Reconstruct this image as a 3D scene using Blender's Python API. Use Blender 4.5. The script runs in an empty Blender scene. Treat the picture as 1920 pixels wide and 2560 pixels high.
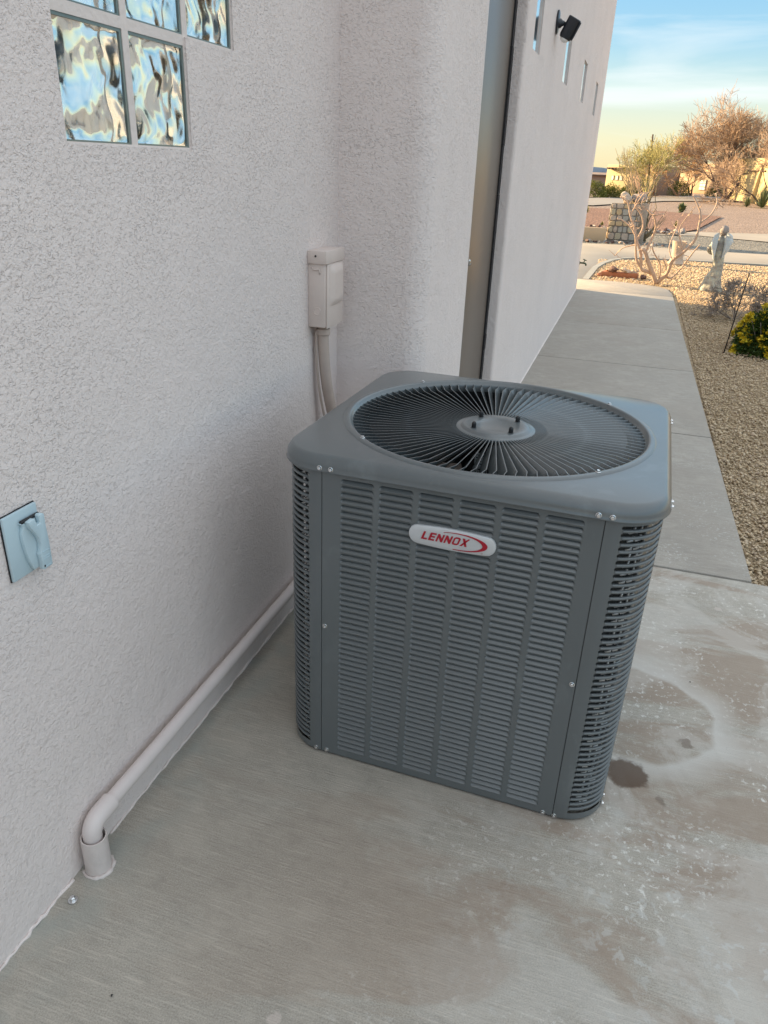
import bpy, bmesh, math, random
import numpy as np
from mathutils import Vector, Matrix
random.seed(7); rng = np.random.default_rng(7)
PI = math.pi; R = math.radians
scn = bpy.context.scene; C = scn.collection

# ---------------------------------------------------------------- camera
cd = bpy.data.cameras.new('camera'); cam = bpy.data.objects.new('camera', cd); C.objects.link(cam)
cd.sensor_fit = 'VERTICAL'; cd.sensor_height = 36.0; cd.lens = 26.15
cd.clip_start = 0.02; cd.clip_end = 3000
pitch, roll, yaw = 0.4392, 0.0414, -0.2918
fw = Vector((math.sin(yaw)*math.cos(pitch), math.cos(yaw)*math.cos(pitch), -math.sin(pitch)))
r0 = Vector((math.cos(yaw), -math.sin(yaw), 0)); u0 = r0.cross(fw)
cr = r0*math.cos(roll)+u0*math.sin(roll); cu = -r0*math.sin(roll)+u0*math.cos(roll)
cam.matrix_world = Matrix(((cr.x, cu.x, -fw.x, 0.9387), (cr.y, cu.y, -fw.y, -2.4618), (cr.z, cu.z, -fw.z, 1.4384), (0, 0, 0, 1)))
scn.camera = cam

# ---------------------------------------------------------------- sun and sky
SUN = Vector((-0.93, 0.26, 0.27)).normalized()
elev = math.asin(SUN.z); az = math.atan2(SUN.x, SUN.y)
ld = bpy.data.lights.new('sun', 'SUN'); ld.energy = 4.6; ld.angle = R(0.6); ld.color = (1.0, 0.71, 0.38)
sun = bpy.data.objects.new('sun', ld); C.objects.link(sun)
sun.rotation_euler = (-SUN).to_track_quat('-Z', 'Y').to_euler()
w = bpy.data.worlds.new('World'); scn.world = w; w.use_nodes = True
nt = w.node_tree; nt.nodes.clear()
def wn(t, **k):
    n = nt.nodes.new(t)
    for a, b in k.items(): setattr(n, a, b)
    return n
sky = wn('ShaderNodeTexSky', sky_type='NISHITA', sun_disc=False, sun_elevation=elev, sun_rotation=az,
         altitude=1200, air_density=1.0, dust_density=1.2, ozone_density=1.0)
tc = wn('ShaderNodeTexCoord')
mp = wn('ShaderNodeMapping'); mp.inputs['Scale'].default_value = (1.1, 1.1, 9.0); mp.inputs['Rotation'].default_value = (R(4), R(-5), 0)
nz = wn('ShaderNodeTexNoise'); nz.inputs['Scale'].default_value = 2.1; nz.inputs['Detail'].default_value = 6; nz.inputs['Roughness'].default_value = 0.52; nz.inputs['Distortion'].default_value = 0.5
rp = wn('ShaderNodeValToRGB'); rp.color_ramp.elements[0].position = 0.49; rp.color_ramp.elements[1].position = 0.70
rp.color_ramp.elements[0].color = (0, 0, 0, 1); rp.color_ramp.elements[1].color = (0.75, 0.75, 0.75, 1)
tint = wn('ShaderNodeMix', data_type='RGBA', blend_type='MULTIPLY'); tint.inputs[0].default_value = 1.0; tint.inputs[7].default_value = (1.16, 1.0, 0.86, 1)
mx = wn('ShaderNodeMix', data_type='RGBA'); mx.inputs[7].default_value = (2.3, 2.4, 2.4, 1)
bg = wn('ShaderNodeBackground'); bg.inputs['Strength'].default_value = 0.12
out = wn('ShaderNodeOutputWorld')
L = nt.links.new
L(tc.outputs['Generated'], mp.inputs['Vector']); L(mp.outputs[0], nz.inputs['Vector']); L(nz.outputs['Fac'], rp.inputs[0])
sxyz = wn('ShaderNodeSeparateXYZ'); L(tc.outputs['Generated'], sxyz.inputs[0])
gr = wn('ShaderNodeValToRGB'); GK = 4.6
stops = [(0.0, (0.42, 0.36, 0.21)), (0.035, (0.40, 0.39, 0.27)), (0.085, (0.30, 0.385, 0.37)), (0.13, (0.175, 0.315, 0.40)), (0.20, (0.115, 0.27, 0.42)), (0.42, (0.44, 0.54, 0.63)), (1.0, (0.70, 0.72, 0.74))]  # stops above the view are raised to add fill light on the foreground
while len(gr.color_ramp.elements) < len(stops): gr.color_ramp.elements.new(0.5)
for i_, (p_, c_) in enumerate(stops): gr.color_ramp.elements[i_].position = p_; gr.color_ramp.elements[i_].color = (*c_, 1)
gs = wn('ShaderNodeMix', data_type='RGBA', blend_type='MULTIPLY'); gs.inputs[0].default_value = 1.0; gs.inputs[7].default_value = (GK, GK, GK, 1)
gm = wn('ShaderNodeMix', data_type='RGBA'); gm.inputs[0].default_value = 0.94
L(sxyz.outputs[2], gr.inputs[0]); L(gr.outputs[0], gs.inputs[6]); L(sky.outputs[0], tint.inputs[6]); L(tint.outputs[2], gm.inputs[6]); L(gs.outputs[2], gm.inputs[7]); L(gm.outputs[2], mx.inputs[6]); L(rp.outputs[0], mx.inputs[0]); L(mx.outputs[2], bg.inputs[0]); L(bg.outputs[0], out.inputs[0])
vs = scn.view_settings; vs.view_transform = 'Standard'; vs.look = 'None'; vs.gamma = 1.0; vs.exposure = 1.95; vs.use_curve_mapping = False
try: scn.cycles.caustics_reflective = False; scn.cycles.caustics_refractive = False
except Exception: pass

# ---------------------------------------------------------------- materials
class N:
    """tiny node helper"""
    def __init__(s, name, rough=0.6, metal=0.0, spec=0.5, col=(0.5, 0.5, 0.5)):
        s.m = bpy.data.materials.new(name); s.m.use_nodes = True; s.t = s.m.node_tree
        s.b = s.t.nodes['Principled BSDF']; s.b.inputs['Roughness'].default_value = rough; s.b.inputs['Metallic'].default_value = metal
        s.b.inputs['Specular IOR Level'].default_value = spec; s.b.inputs['Base Color'].default_value = (*col, 1)
        s.c = s.n('ShaderNodeTexCoord').outputs['Object']
    def n(s, t, **k):
        x = s.t.nodes.new(t)
        for a, b in k.items(): setattr(x, a, b)
        return x
    def l(s, a, b): s.t.links.new(a, b)
    def map(s, sc=(1, 1, 1), rot=(0, 0, 0), loc=(0, 0, 0), src=None):
        m = s.n('ShaderNodeMapping'); m.inputs['Scale'].default_value = sc; m.inputs['Rotation'].default_value = rot; m.inputs['Location'].default_value = loc
        s.l(src or s.c, m.inputs[0]); return m.outputs[0]
    def noise(s, scale, det=3, rough=0.5, dist=0.0, vec=None):
        x = s.n('ShaderNodeTexNoise'); x.inputs['Scale'].default_value = scale; x.inputs['Detail'].default_value = det
        x.inputs['Roughness'].default_value = rough; x.inputs['Distortion'].default_value = dist; s.l(vec or s.c, x.inputs['Vector']); return x.outputs['Fac']
    def voro(s, scale, feat='F1', vec=None, o='Distance'):
        x = s.n('ShaderNodeTexVoronoi', feature=feat); x.inputs['Scale'].default_value = scale; s.l(vec or s.c, x.inputs['Vector']); return x.outputs[o]
    def ramp(s, f, stops):
        x = s.n('ShaderNodeValToRGB'); e = x.color_ramp.elements
        while len(e) < len(stops): e.new(0.5)
        for i, (p, c) in enumerate(stops): e[i].position = p; e[i].color = (*c, 1) if isinstance(c, tuple) else (c, c, c, 1)
        s.l(f, x.inputs[0]); return x.outputs[0]
    def mix(s, f, a, b, mode='MIX'):
        x = s.n('ShaderNodeMix', data_type='RGBA', blend_type=mode)
        for i, v in ((0, f), (6, a), (7, b)):
            if isinstance(v, (int, float)): x.inputs[i].default_value = v if i == 0 else (v, v, v, 1)
            elif isinstance(v, tuple): x.inputs[i].default_value = (*v, 1)
            else: s.l(v, x.inputs[i])
        return x.outputs[2]
    def math(s, op, a, b=0.0, clamp=False):
        x = s.n('ShaderNodeMath', operation=op, use_clamp=clamp)
        for i, v in ((0, a), (1, b)):
            if isinstance(v, (int, float)): x.inputs[i].default_value = v
            else: s.l(v, x.inputs[i])
        return x.outputs[0]
    def color(s, o): s.l(o, s.b.inputs['Base Color'])
    def rough(s, o): s.l(o, s.b.inputs['Roughness'])
    def bump(s, h, dist, strength=1.0, prev=None):
        x = s.n('ShaderNodeBump'); x.inputs['Distance'].default_value = dist; x.inputs['Strength'].default_value = strength
        s.l(h, x.inputs['Height'])
        if prev is not None: s.l(prev, x.inputs['Normal'])
        s.l(x.outputs[0], s.b.inputs['Normal']); return x.outputs[0]

def flat(name, col, rough=0.6, metal=0.0, var=0.12, sc=8.0, bump=0.0, bsc=60.0, spec=0.5):
    m = N(name, rough, metal, spec, col)
    f = m.noise(sc, 4)
    m.color(m.mix(f, tuple(max(0, c*(1-var)) for c in col), tuple(min(1, c*(1+var)) for c in col)))
    if bump: m.bump(m.noise(bsc, 4), bump)
    return m.m

def stucco(name, col, far=False):
    m = N(name, 0.85, 0, 0.3)
    wob = m.noise(1.1, 4, 0.6); blot = m.noise(7, 3)
    c = m.mix(m.ramp(wob, [(0.35, 0.0), (0.68, 1.0)]), tuple(v*0.965 for v in col), tuple(min(1, v*1.03) for v in col))
    c = m.mix(m.ramp(blot, [(0.35, 0.12), (0.6, 0.0)]), c, tuple(v*0.9 for v in col))
    # worn grooves of the trowelled finish
    warp = m.n('ShaderNodeMix', data_type='RGBA'); warp.inputs[0].default_value = 0.0
    g = m.noise(1.0, 3, 0.55, 1.0, m.map((120, 120, 165))); g2 = m.noise(330, 2, 0.5, 0.3); g3 = m.noise(95, 2, 0.5, 0.8)
    area = m.ramp(m.noise(2.3, 3), [(0.38, 0.5), (0.62, 1.0)])
    # smoother finish low down on the wall
    sx = m.n('ShaderNodeSeparateXYZ'); m.l(m.c, sx.inputs[0])
    hz = m.n('ShaderNodeMapRange'); m.l(sx.outputs[2], hz.inputs[0]); hz.inputs[1].default_value = 0.1; hz.inputs[2].default_value = 1.5; hz.inputs[3].default_value = 0.45; hz.inputs[4].default_value = 1.0
    thr = m.math('MULTIPLY', m.noise(9, 3), 0.12)
    gro = m.ramp(m.math('ADD', g, m.math('SUBTRACT', thr, 0.06)), [(0.33, 0.0), (0.42, 0.8), (0.60, 1.0)])
    inv = m.math('SUBTRACT', 1.0, gro); amt = m.math('MULTIPLY', area, hz.outputs[0])
    deep = m.math('MULTIPLY', inv, amt)
    h = m.math('SUBTRACT', m.math('MULTIPLY', g2, 0.30), m.math('MULTIPLY', deep, 0.65))
    h = m.math('ADD', h, m.math('MULTIPLY', g3, 0.8)); h = m.math('ADD', h, m.math('MULTIPLY', m.noise(16, 3, 0.55, 0.6), 1.3))
    m.color(m.mix(m.math('MULTIPLY', deep, 0.04), c, tuple(v*0.66 for v in col)))
    m.bump(h, 0.0030)
    return m.m

WALLC = (0.79, 0.70, 0.665)
M = {}
M['stucco'] = stucco('wall_stucco', WALLC)
M['trim'] = flat('painted_joint', (0.73, 0.65, 0.61), 0.7, var=0.06, bump=0.002, bsc=70)
M['inner'] = flat('court_plaster', (0.42, 0.45, 0.48), 0.9)
M['roof'] = flat('roof_gravel', (0.4, 0.38, 0.34), 0.9)

def concrete(name, col, stains):
    m = N(name, 0.92, 0, 0.2)
    base = m.mix(m.noise(2.2, 5, 0.6), tuple(c*0.86 for c in col), tuple(c*1.14 for c in col))
    grain = m.ramp(m.noise(320, 3, 0.7), [(0.3, 0.62), (0.7, 1.30)])
    base = m.mix(0.8, base, grain, 'MULTIPLY')
    broom = m.noise(1.0, 4, 0.6, 0.0, m.map((11, 230, 1), (0, 0, R(-1.5))))
    broom2 = m.noise(1.0, 3, 0.5, 0.0, m.map((4, 40, 1), (0, 0, R(2))))
    base = m.mix(m.ramp(broom, [(0.54, 0.0), (0.70, 0.65)]), base, tuple(min(1, c*1.45) for c in col))
    base = m.mix(m.ramp(broom, [(0.28, 0.5), (0.45, 0.0)]), base, tuple(c*0.62 for c in col))
    base = m.mix(m.ramp(m.noise(26, 4, 0.65), [(0.52, 0.0), (0.70, 0.4)]), base, tuple(c*0.72 for c in col))
    base = m.mix(m.ramp(m.noise(5.5, 7, 0.68, 0.4), [(0.50, 0.0), (0.62, 0.35)]), base, tuple(min(1, c*1.25) for c in col))
    base = m.mix(m.ramp(broom2, [(0.50, 0.0), (0.72, 0.22)]), base, tuple(c*0.72 for c in col))
    sx = m.n('ShaderNodeSeparateXYZ'); m.l(m.c, sx.inputs[0]); X, Y = sx.outputs[0], sx.outputs[1]
    def rng_(v, a, b, lo=0.0, hi=1.0):
        q = m.n('ShaderNodeMapRange'); m.l(v, q.inputs[0]); q.inputs[1].default_value = a; q.inputs[2].default_value = b; q.inputs[3].default_value = lo; q.inputs[4].default_value = hi; return q.outputs[0]
    if not stains:
        sp = m.ramp(m.noise(60, 5, 0.72, 0.3), [(0.56, 0.0), (0.63, 1.0)])
        sp = m.math('MULTIPLY', sp, m.math('MULTIPLY', m.ramp(m.noise(3.2, 3), [(0.42, 0.0), (0.60, 1.0)]), m.math('MULTIPLY', rng_(X, 0.9, 1.3), rng_(Y, 2.4, 1.2, 0.0, 1.0))))
        base = m.mix(m.math('MULTIPLY', sp, 0.7), base, (0.66, 0.65, 0.62))
        band = m.ramp(m.noise(1.0, 5, 0.6, 0.6, m.map((1.1, 1.6, 1), loc=(3.1, 1.4, 0))), [(0.46, 0.0), (0.62, 0.35)])
        base = m.mix(band, base, (0.33, 0.29, 0.25))
    if stains:
        # brown water staining round the unit and on the right
        band = m.ramp(m.noise(1.0, 8, 0.62, 0.8, m.map((1.5, 3.4, 1), loc=(3.1, 1.4, 0))), [(0.47, 0.0), (0.55, 1.0)])
        br = m.math('MULTIPLY', band, rng_(X, 0.25, 0.9, 0.10, 0.62))
        base = m.mix(br, base, (0.33, 0.25, 0.19))
        # pale mineral bloom, mostly at the right
        wmask = m.math('MULTIPLY', m.ramp(m.noise(2.6, 8, 0.66, 0.7), [(0.49, 0.0), (0.56, 1.0)]), rng_(X, 0.5, 1.15))
        base = m.mix(m.math('MULTIPLY', wmask, 0.34), base, (0.66, 0.64, 0.60))
        sp = m.ramp(m.noise(55, 5, 0.72, 0.3), [(0.56, 0.0), (0.63, 1.0)])
        sp = m.math('MULTIPLY', sp, m.math('MULTIPLY', m.ramp(m.noise(3.2, 3), [(0.42, 0.0), (0.60, 1.0)]), rng_(X, 0.55, 1.0, 0.02, 1.0)))
        base = m.mix(m.math('MULTIPLY', sp, 0.75), base, (0.78, 0.77, 0.73))
        sp2 = m.ramp(m.noise(24, 6, 0.66, 0.5), [(0.55, 0.0), (0.60, 1.0)])
        sp2 = m.math('MULTIPLY', sp2, m.math('MULTIPLY', m.math('MULTIPLY', rng_(X, 0.75, 1.15), rng_(Y, -0.85, -1.25)), m.ramp(m.noise(4.5, 3), [(0.36, 0.2), (0.56, 1.0)])))
        base = m.mix(m.math('MULTIPLY', sp2, 0.5), base, (0.60, 0.61, 0.59))
        # drying water line left by a puddle
        ve = m.n('ShaderNodeVectorMath', operation='DISTANCE'); nn = m.n('ShaderNodeTexNoise'); nn.inputs['Scale'].default_value = 5; m.l(m.c, nn.inputs['Vector'])
        dv = m.n('ShaderNodeVectorMath', operation='MULTIPLY_ADD'); m.l(nn.outputs['Color'], dv.inputs[0]); dv.inputs[1].default_value = (0.12, 0.12, 0); m.l(m.c, dv.inputs[2])
        m.l(dv.outputs[0], ve.inputs[0]); ve.inputs[1].default_value = (1.24, -0.50, 0)
        ring = m.ramp(ve.outputs['Value'], [(0.20, 0.0), (0.215, 0.7), (0.235, 0.55), (0.30, 0.0)])
        base = m.mix(ring, base, (0.62, 0.60, 0.56))
        # wet spots
        for (wx, wy, r, s1) in ((1.15, -0.835, 0.056, 0.85), (1.305, -0.66, 0.017, 0.5), (1.235, -0.905, 0.012, 0.45)):
            d2 = m.n('ShaderNodeVectorMath', operation='MULTIPLY_ADD'); n3 = m.n('ShaderNodeTexNoise'); n3.inputs['Scale'].default_value = 28; n3.inputs['Detail'].default_value = 4; m.l(m.c, n3.inputs['Vector'])
            m.l(n3.outputs['Color'], d2.inputs[0]); d2.inputs[1].default_value = (0.05, 0.05, 0); m.l(m.c, d2.inputs[2])
            v = m.n('ShaderNodeVectorMath', operation='DISTANCE'); m.l(d2.outputs[0], v.inputs[0]); v.inputs[1].default_value = (wx+0.025, wy+0.025, 0)
            wet = m.ramp(v.outputs['Value'], [(r*0.88, s1), (r*1.02, 0.0)])
            base = m.mix(wet, base, (0.115, 0.075, 0.052))
        # greenish paint overspray along the wall foot
        ov = m.math('MULTIPLY', m.ramp(X, [(0.03, 0.6), (0.16, 0.0)]), m.ramp(m.noise(9, 4), [(0.42, 0.0), (0.62, 1.0)]))
        base = m.mix(ov, base, (0.34, 0.37, 0.345))
        # plaster splashes
        vd = m.voro(3.1, vec=m.map((1, 1.0, 1), loc=(0.4, 0.2, 0)))
        base = m.mix(m.ramp(m.math('ADD', vd, m.math('MULTIPLY', m.noise(60, 3), 0.06)), [(0.068, 0.5), (0.082, 0.0)]), base, (0.66, 0.58, 0.53))
    pits = m.ramp(m.voro(95), [(0.05, 1.0), (0.10, 0.0)]); pm = m.math('MULTIPLY', pits, m.ramp(m.noise(6, 3), [(0.5, 0.0), (0.62, 0.8)]))
    base = m.mix(pm, base, tuple(c*0.45 for c in col))
    m.color(base)
    hh = m.math('ADD', m.math('MULTIPLY', broom, 0.6), m.math('MULTIPLY', m.noise(260, 3, 0.7), 0.5))
    m.bump(hh, 0.0022)
    return m.m
M['conc'] = concrete('broomed_concrete', (0.435, 0.402, 0.348), True)
M['walk'] = concrete('walkway_concrete', (0.37, 0.34, 0.30), False)
M['drive'] = flat('driveway_concrete', (0.30, 0.265, 0.22), 0.85, var=0.28, sc=0.8)
M['joint'] = flat('soil_in_joint', (0.045, 0.04, 0.035), 0.95)
M['curb'] = flat('curb_concrete', (0.27, 0.27, 0.25), 0.85, var=0.2)

def gravelmat(name, cols, sc=70, bump=0.01):
    m = N(name, 0.9, 0, 0.25)
    v = m.n('ShaderNodeTexVoronoi'); v.inputs['Scale'].default_value = sc; m.l(m.c, v.inputs['Vector'])
    sep = m.n('ShaderNodeSeparateColor'); m.l(v.outputs['Color'], sep.inputs[0])
    k = len(cols); c = m.ramp(sep.outputs[0], [(i/(k-1), cols[i]) for i in range(k)])
    gap = m.ramp(v.outputs['Distance'], [(0.35, 1.0), (0.75, 0.4)])
    c = m.mix(1.0, c, gap, 'MULTIPLY')
    c = m.mix(m.ramp(m.noise(0.5, 5, 0.6), [(0.35, 0.3), (0.65, 0.0)]), c, tuple(x*0.7 for x in cols[0]))
    m.color(c); m.bump(m.math('SUBTRACT', 1.0, v.outputs['Distance']), bump)
    return m.m
M['gravel'] = gravelmat('tan_gravel', [(0.33, 0.245, 0.15), (0.52, 0.40, 0.25), (0.64, 0.50, 0.34), (0.45, 0.34, 0.22)], 75, 0.006)
M['desert'] = gravelmat('desert_ground', [(0.25, 0.18, 0.14), (0.36, 0.27, 0.215), (0.42, 0.32, 0.26), (0.31, 0.23, 0.185)], 16, 0.02)
M['redmulch'] = gravelmat('red_rock_mulch', [(0.19, 0.105, 0.075), (0.30, 0.17, 0.12), (0.36, 0.22, 0.165), (0.25, 0.145, 0.105)], 16, 0.02)
M['greygravel'] = gravelmat('grey_gravel', [(0.16, 0.15, 0.13), (0.28, 0.26, 0.22), (0.33, 0.31, 0.27), (0.2, 0.185, 0.165)], 22, 0.02)
M['asphalt'] = flat('street_asphalt', (0.24, 0.22, 0.20), 0.85, var=0.12, sc=0.5)
def islandmat(name, cols, rough=0.85):
    m = N(name, rough, 0, 0.3)
    g = m.n('ShaderNodeNewGeometry'); k = len(cols)
    c = m.ramp(g.outputs['Random Per Island'], [(i/(k-1), cols[i]) for i in range(k)])
    m.color(m.mix(0.5, c, m.ramp(m.noise(160, 2), [(0.3, 0.7), (0.7, 1.2)]), 'MULTIPLY')); return m
M['pebble'] = islandmat('pebble', [(0.38, 0.28, 0.17), (0.60, 0.46, 0.30), (0.62, 0.49, 0.33), (0.45, 0.34, 0.22), (0.66, 0.53, 0.38), (0.38, 0.28, 0.20)]).m

# painted sheet metal of the unit
def acpaint():
    m = N('grey_enamel', 0.32, 0, 0.5)
    f = m.noise(3.5, 5, 0.6); c = m.mix(f, (0.102, 0.115, 0.120), (0.120, 0.133, 0.138))
    dust = m.math('MULTIPLY', m.ramp(m.noise(1.0, 6, 0.65, 0.6, m.map((16, 16, 9))), [(0.53, 0.0), (0.68, 1.0)]), m.ramp(m.noise(2.6, 3), [(0.48, 0.0), (0.68, 0.35)]))
    m.color(m.mix(dust, c, (0.22, 0.25, 0.26)))
    m.b.inputs['Coat Weight'].default_value = 0.45; m.b.inputs['Coat Roughness'].default_value = 0.16
    m.rough(m.ramp(f, [(0.3, 0.27), (0.7, 0.36)])); m.bump(m.noise(700, 2), 0.00012)
    return m.m
M['ac'] = acpaint()
M['black'] = flat('black_plastic', (0.012, 0.012, 0.014), 0.45, var=0.1)
M['interior'] = flat('dark_interior', (0.012, 0.013, 0.014), 0.7)  # near-black puts the shade inside and under the unit into the colour
def coilmat():
    m = N('coil_fins', 0.5, 0.6, 0.5)
    f = m.noise(1.0, 2, 0.5, 0.0, m.map((520, 520, 3)))
    m.color(m.mix(f, (0.02, 0.022, 0.025), (0.09, 0.095, 0.10))); m.bump(f, 0.001); return m.m
M['coil'] = coilmat()
M['alu'] = flat('bright_aluminium', (0.62, 0.62, 0.61), 0.32, 0.75, var=0.1, sc=40)
M['zinc'] = flat('zinc_screw', (0.72, 0.73, 0.74), 0.25, 0.95, var=0.05)
M['silver'] = flat('badge_silver', (0.60, 0.62, 0.64), 0.34, 0.35, var=0.04)
M['red'] = flat('badge_red', (0.36, 0.004, 0.02), 0.4, var=0.02)
M['white'] = flat('white_label', (0.62, 0.64, 0.64), 0.5, var=0.05)
M['ink'] = flat('label_ink', (0.03, 0.03, 0.035), 0.6)
M['blade'] = flat('fan_blade_metal', (0.30, 0.24, 0.21), 0.4, 0.4)
M['pvc'] = flat('painted_pvc', (0.66, 0.585, 0.56), 0.5, var=0.05, sc=14, bump=0.0006, bsc=35)
M['pvc2'] = flat('brush_painted_pipe', (0.60, 0.53, 0.50), 0.5, var=0.09, sc=30, bump=0.003, bsc=55)
M['boxpaint'] = flat('box_paint', (0.66, 0.56, 0.51), 0.5, var=0.06, sc=12, bump=0.0008, bsc=45)
M['conduit'] = flat('conduit_paint', (0.47, 0.38, 0.33), 0.6, var=0.1, sc=30)
M['outlet'] = flat('pale_blue_plastic', (0.48, 0.60, 0.65), 0.4, var=0.04, sc=20, bump=0.0004, bsc=60)
M['door'] = None
md = N('door_paint', 0.34, 0.0, 0.5); md.color(md.mix(md.noise(2, 3), (0.15, 0.118, 0.095), (0.17, 0.135, 0.11))); md.bump(md.noise(9, 2), 0.0008); M['door'] = md.m
M['rubber'] = flat('weatherstrip', (0.01, 0.01, 0.012), 0.6)
M['steel'] = flat('satin_nickel', (0.6, 0.6, 0.58), 0.25, 1.0)
mg = N('block_glass', 0.10, 0, 0.5, (0.70, 0.80, 0.80)); mg.b.inputs['Transmission Weight'].default_value = 1.0; mg.b.inputs['IOR'].default_value = 1.5; M['glass'] = mg.m
mg = N('window_pane', 0.09, 1.0, 0.8, (0.95, 0.97, 0.98)); M['pane'] = mg.m
mgb = N('pale_pane', 0.1, 0, 0.5, (0.75, 0.72, 0.62)); M['palepane'] = mgb.m  # opaque panes in one even pale colour
M['cam'] = flat('matte_black_housing', (0.018, 0.022, 0.03), 0.35, var=0.1)
M['camface'] = flat('frosted_light_face', (0.45, 0.46, 0.46), 0.4)
M['dome'] = flat('frosted_dome', (0.75, 0.75, 0.74), 0.4)
M['brass'] = flat('weathered_brass', (0.10, 0.12, 0.07), 0.5, 0.5)
M['bark'] = flat('pale_bark', (0.46, 0.34, 0.26), 0.85, var=0.2, sc=20, bump=0.004, bsc=60)
M['darkbark'] = flat('dark_bark', (0.10, 0.07, 0.06), 0.9, var=0.2)
M['twig'] = islandmat('tan_twigs', [(0.34, 0.24, 0.165), (0.45, 0.32, 0.22), (0.27, 0.19, 0.135)]).m
M['orangetwig'] = islandmat('orange_twigs', [(0.50, 0.31, 0.16), (0.62, 0.40, 0.21), (0.42, 0.27, 0.15)]).m
M['paloleaf'] = islandmat('yellow_green_twigs', [(0.28, 0.27, 0.10), (0.40, 0.37, 0.15), (0.32, 0.28, 0.12)]).m
M['ocotillo'] = islandmat('ocotillo_stem', [(0.24, 0.19, 0.12), (0.32, 0.26, 0.16), (0.19, 0.15, 0.10)]).m
M['leaf'] = islandmat('green_leaf', [(0.03, 0.06, 0.012), (0.05, 0.09, 0.018), (0.08, 0.12, 0.024)], 0.45).m
M['yleaf'] = islandmat('yellow_leaf', [(0.62, 0.44, 0.02), (0.75, 0.55, 0.03), (0.42, 0.38, 0.03)], 0.45).m
M['creosote'] = islandmat('creosote_leaf', [(0.09, 0.11, 0.02), (0.18, 0.19, 0.04), (0.13, 0.15, 0.03)]).m
M['yucca'] = islandmat('yucca_leaf', [(0.07, 0.11, 0.06), (0.13, 0.17, 0.08), (0.24, 0.22, 0.09)]).m
M['greytwig'] = islandmat('grey_twigs', [(0.28, 0.23, 0.20), (0.38, 0.32, 0.27), (0.20, 0.165, 0.145)]).m
M['redrock'] = flat('red_sandstone', (0.36, 0.15, 0.08), 0.9, var=0.25, sc=14, bump=0.01, bsc=20)
M['darkrock'] = flat('dark_red_rock', (0.10, 0.055, 0.045), 0.8, var=0.3, sc=14, bump=0.01, bsc=20)
M['rock'] = flat('pale_rock', (0.42, 0.34, 0.27), 0.9, var=0.25, sc=12, bump=0.01, bsc=18)
M['greyrock'] = flat('grey_rock', (0.30, 0.265, 0.245), 0.9, var=0.3, sc=8, bump=0.02, bsc=14)
M['colstone'] = islandmat('column_stone', [(0.30, 0.26, 0.19), (0.44, 0.36, 0.25), (0.36, 0.33, 0.28), (0.5, 0.41, 0.27)]).m
M['mortar'] = flat('mortar', (0.20, 0.175, 0.15), 0.9)
M['adobe'] = flat('yellow_adobe', (0.50, 0.40, 0.22), 0.9, var=0.08, sc=1.5)
M['adobe2'] = flat('tan_adobe', (0.52, 0.37, 0.23), 0.9, var=0.08, sc=1.5)
M['adobe3'] = flat('brown_adobe', (0.30, 0.21, 0.16), 0.9, var=0.1, sc=1.5)
M['wood'] = flat('dark_timber', (0.12, 0.08, 0.06), 0.9)
M['rust'] = flat('rusty_steel', (0.03, 0.022, 0.02), 0.7, 0.3)
def statmat():
    m = N('weathered_statue_paint', 0.6, 0, 0.4)
    c = m.mix(m.ramp(m.noise(14, 5, 0.6), [(0.4, 0.0), (0.6, 1.0)]), (0.24, 0.225, 0.205), (0.42, 0.42, 0.34))
    c = m.mix(m.ramp(m.noise(26, 4), [(0.60, 0.0), (0.70, 0.5)]), c, (0.22, 0.32, 0.42)); m.color(c); m.bump(m.noise(60, 3), 0.004); return m.m
M['statue'] = statmat()
M['wing'] = flat('wing_paint', (0.52, 0.58, 0.60), 0.5, var=0.2, sc=25, bump=0.003, bsc=50)
M['bloom'] = flat('flower_pot_blue', (0.3, 0.36, 0.42), 0.5)

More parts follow.
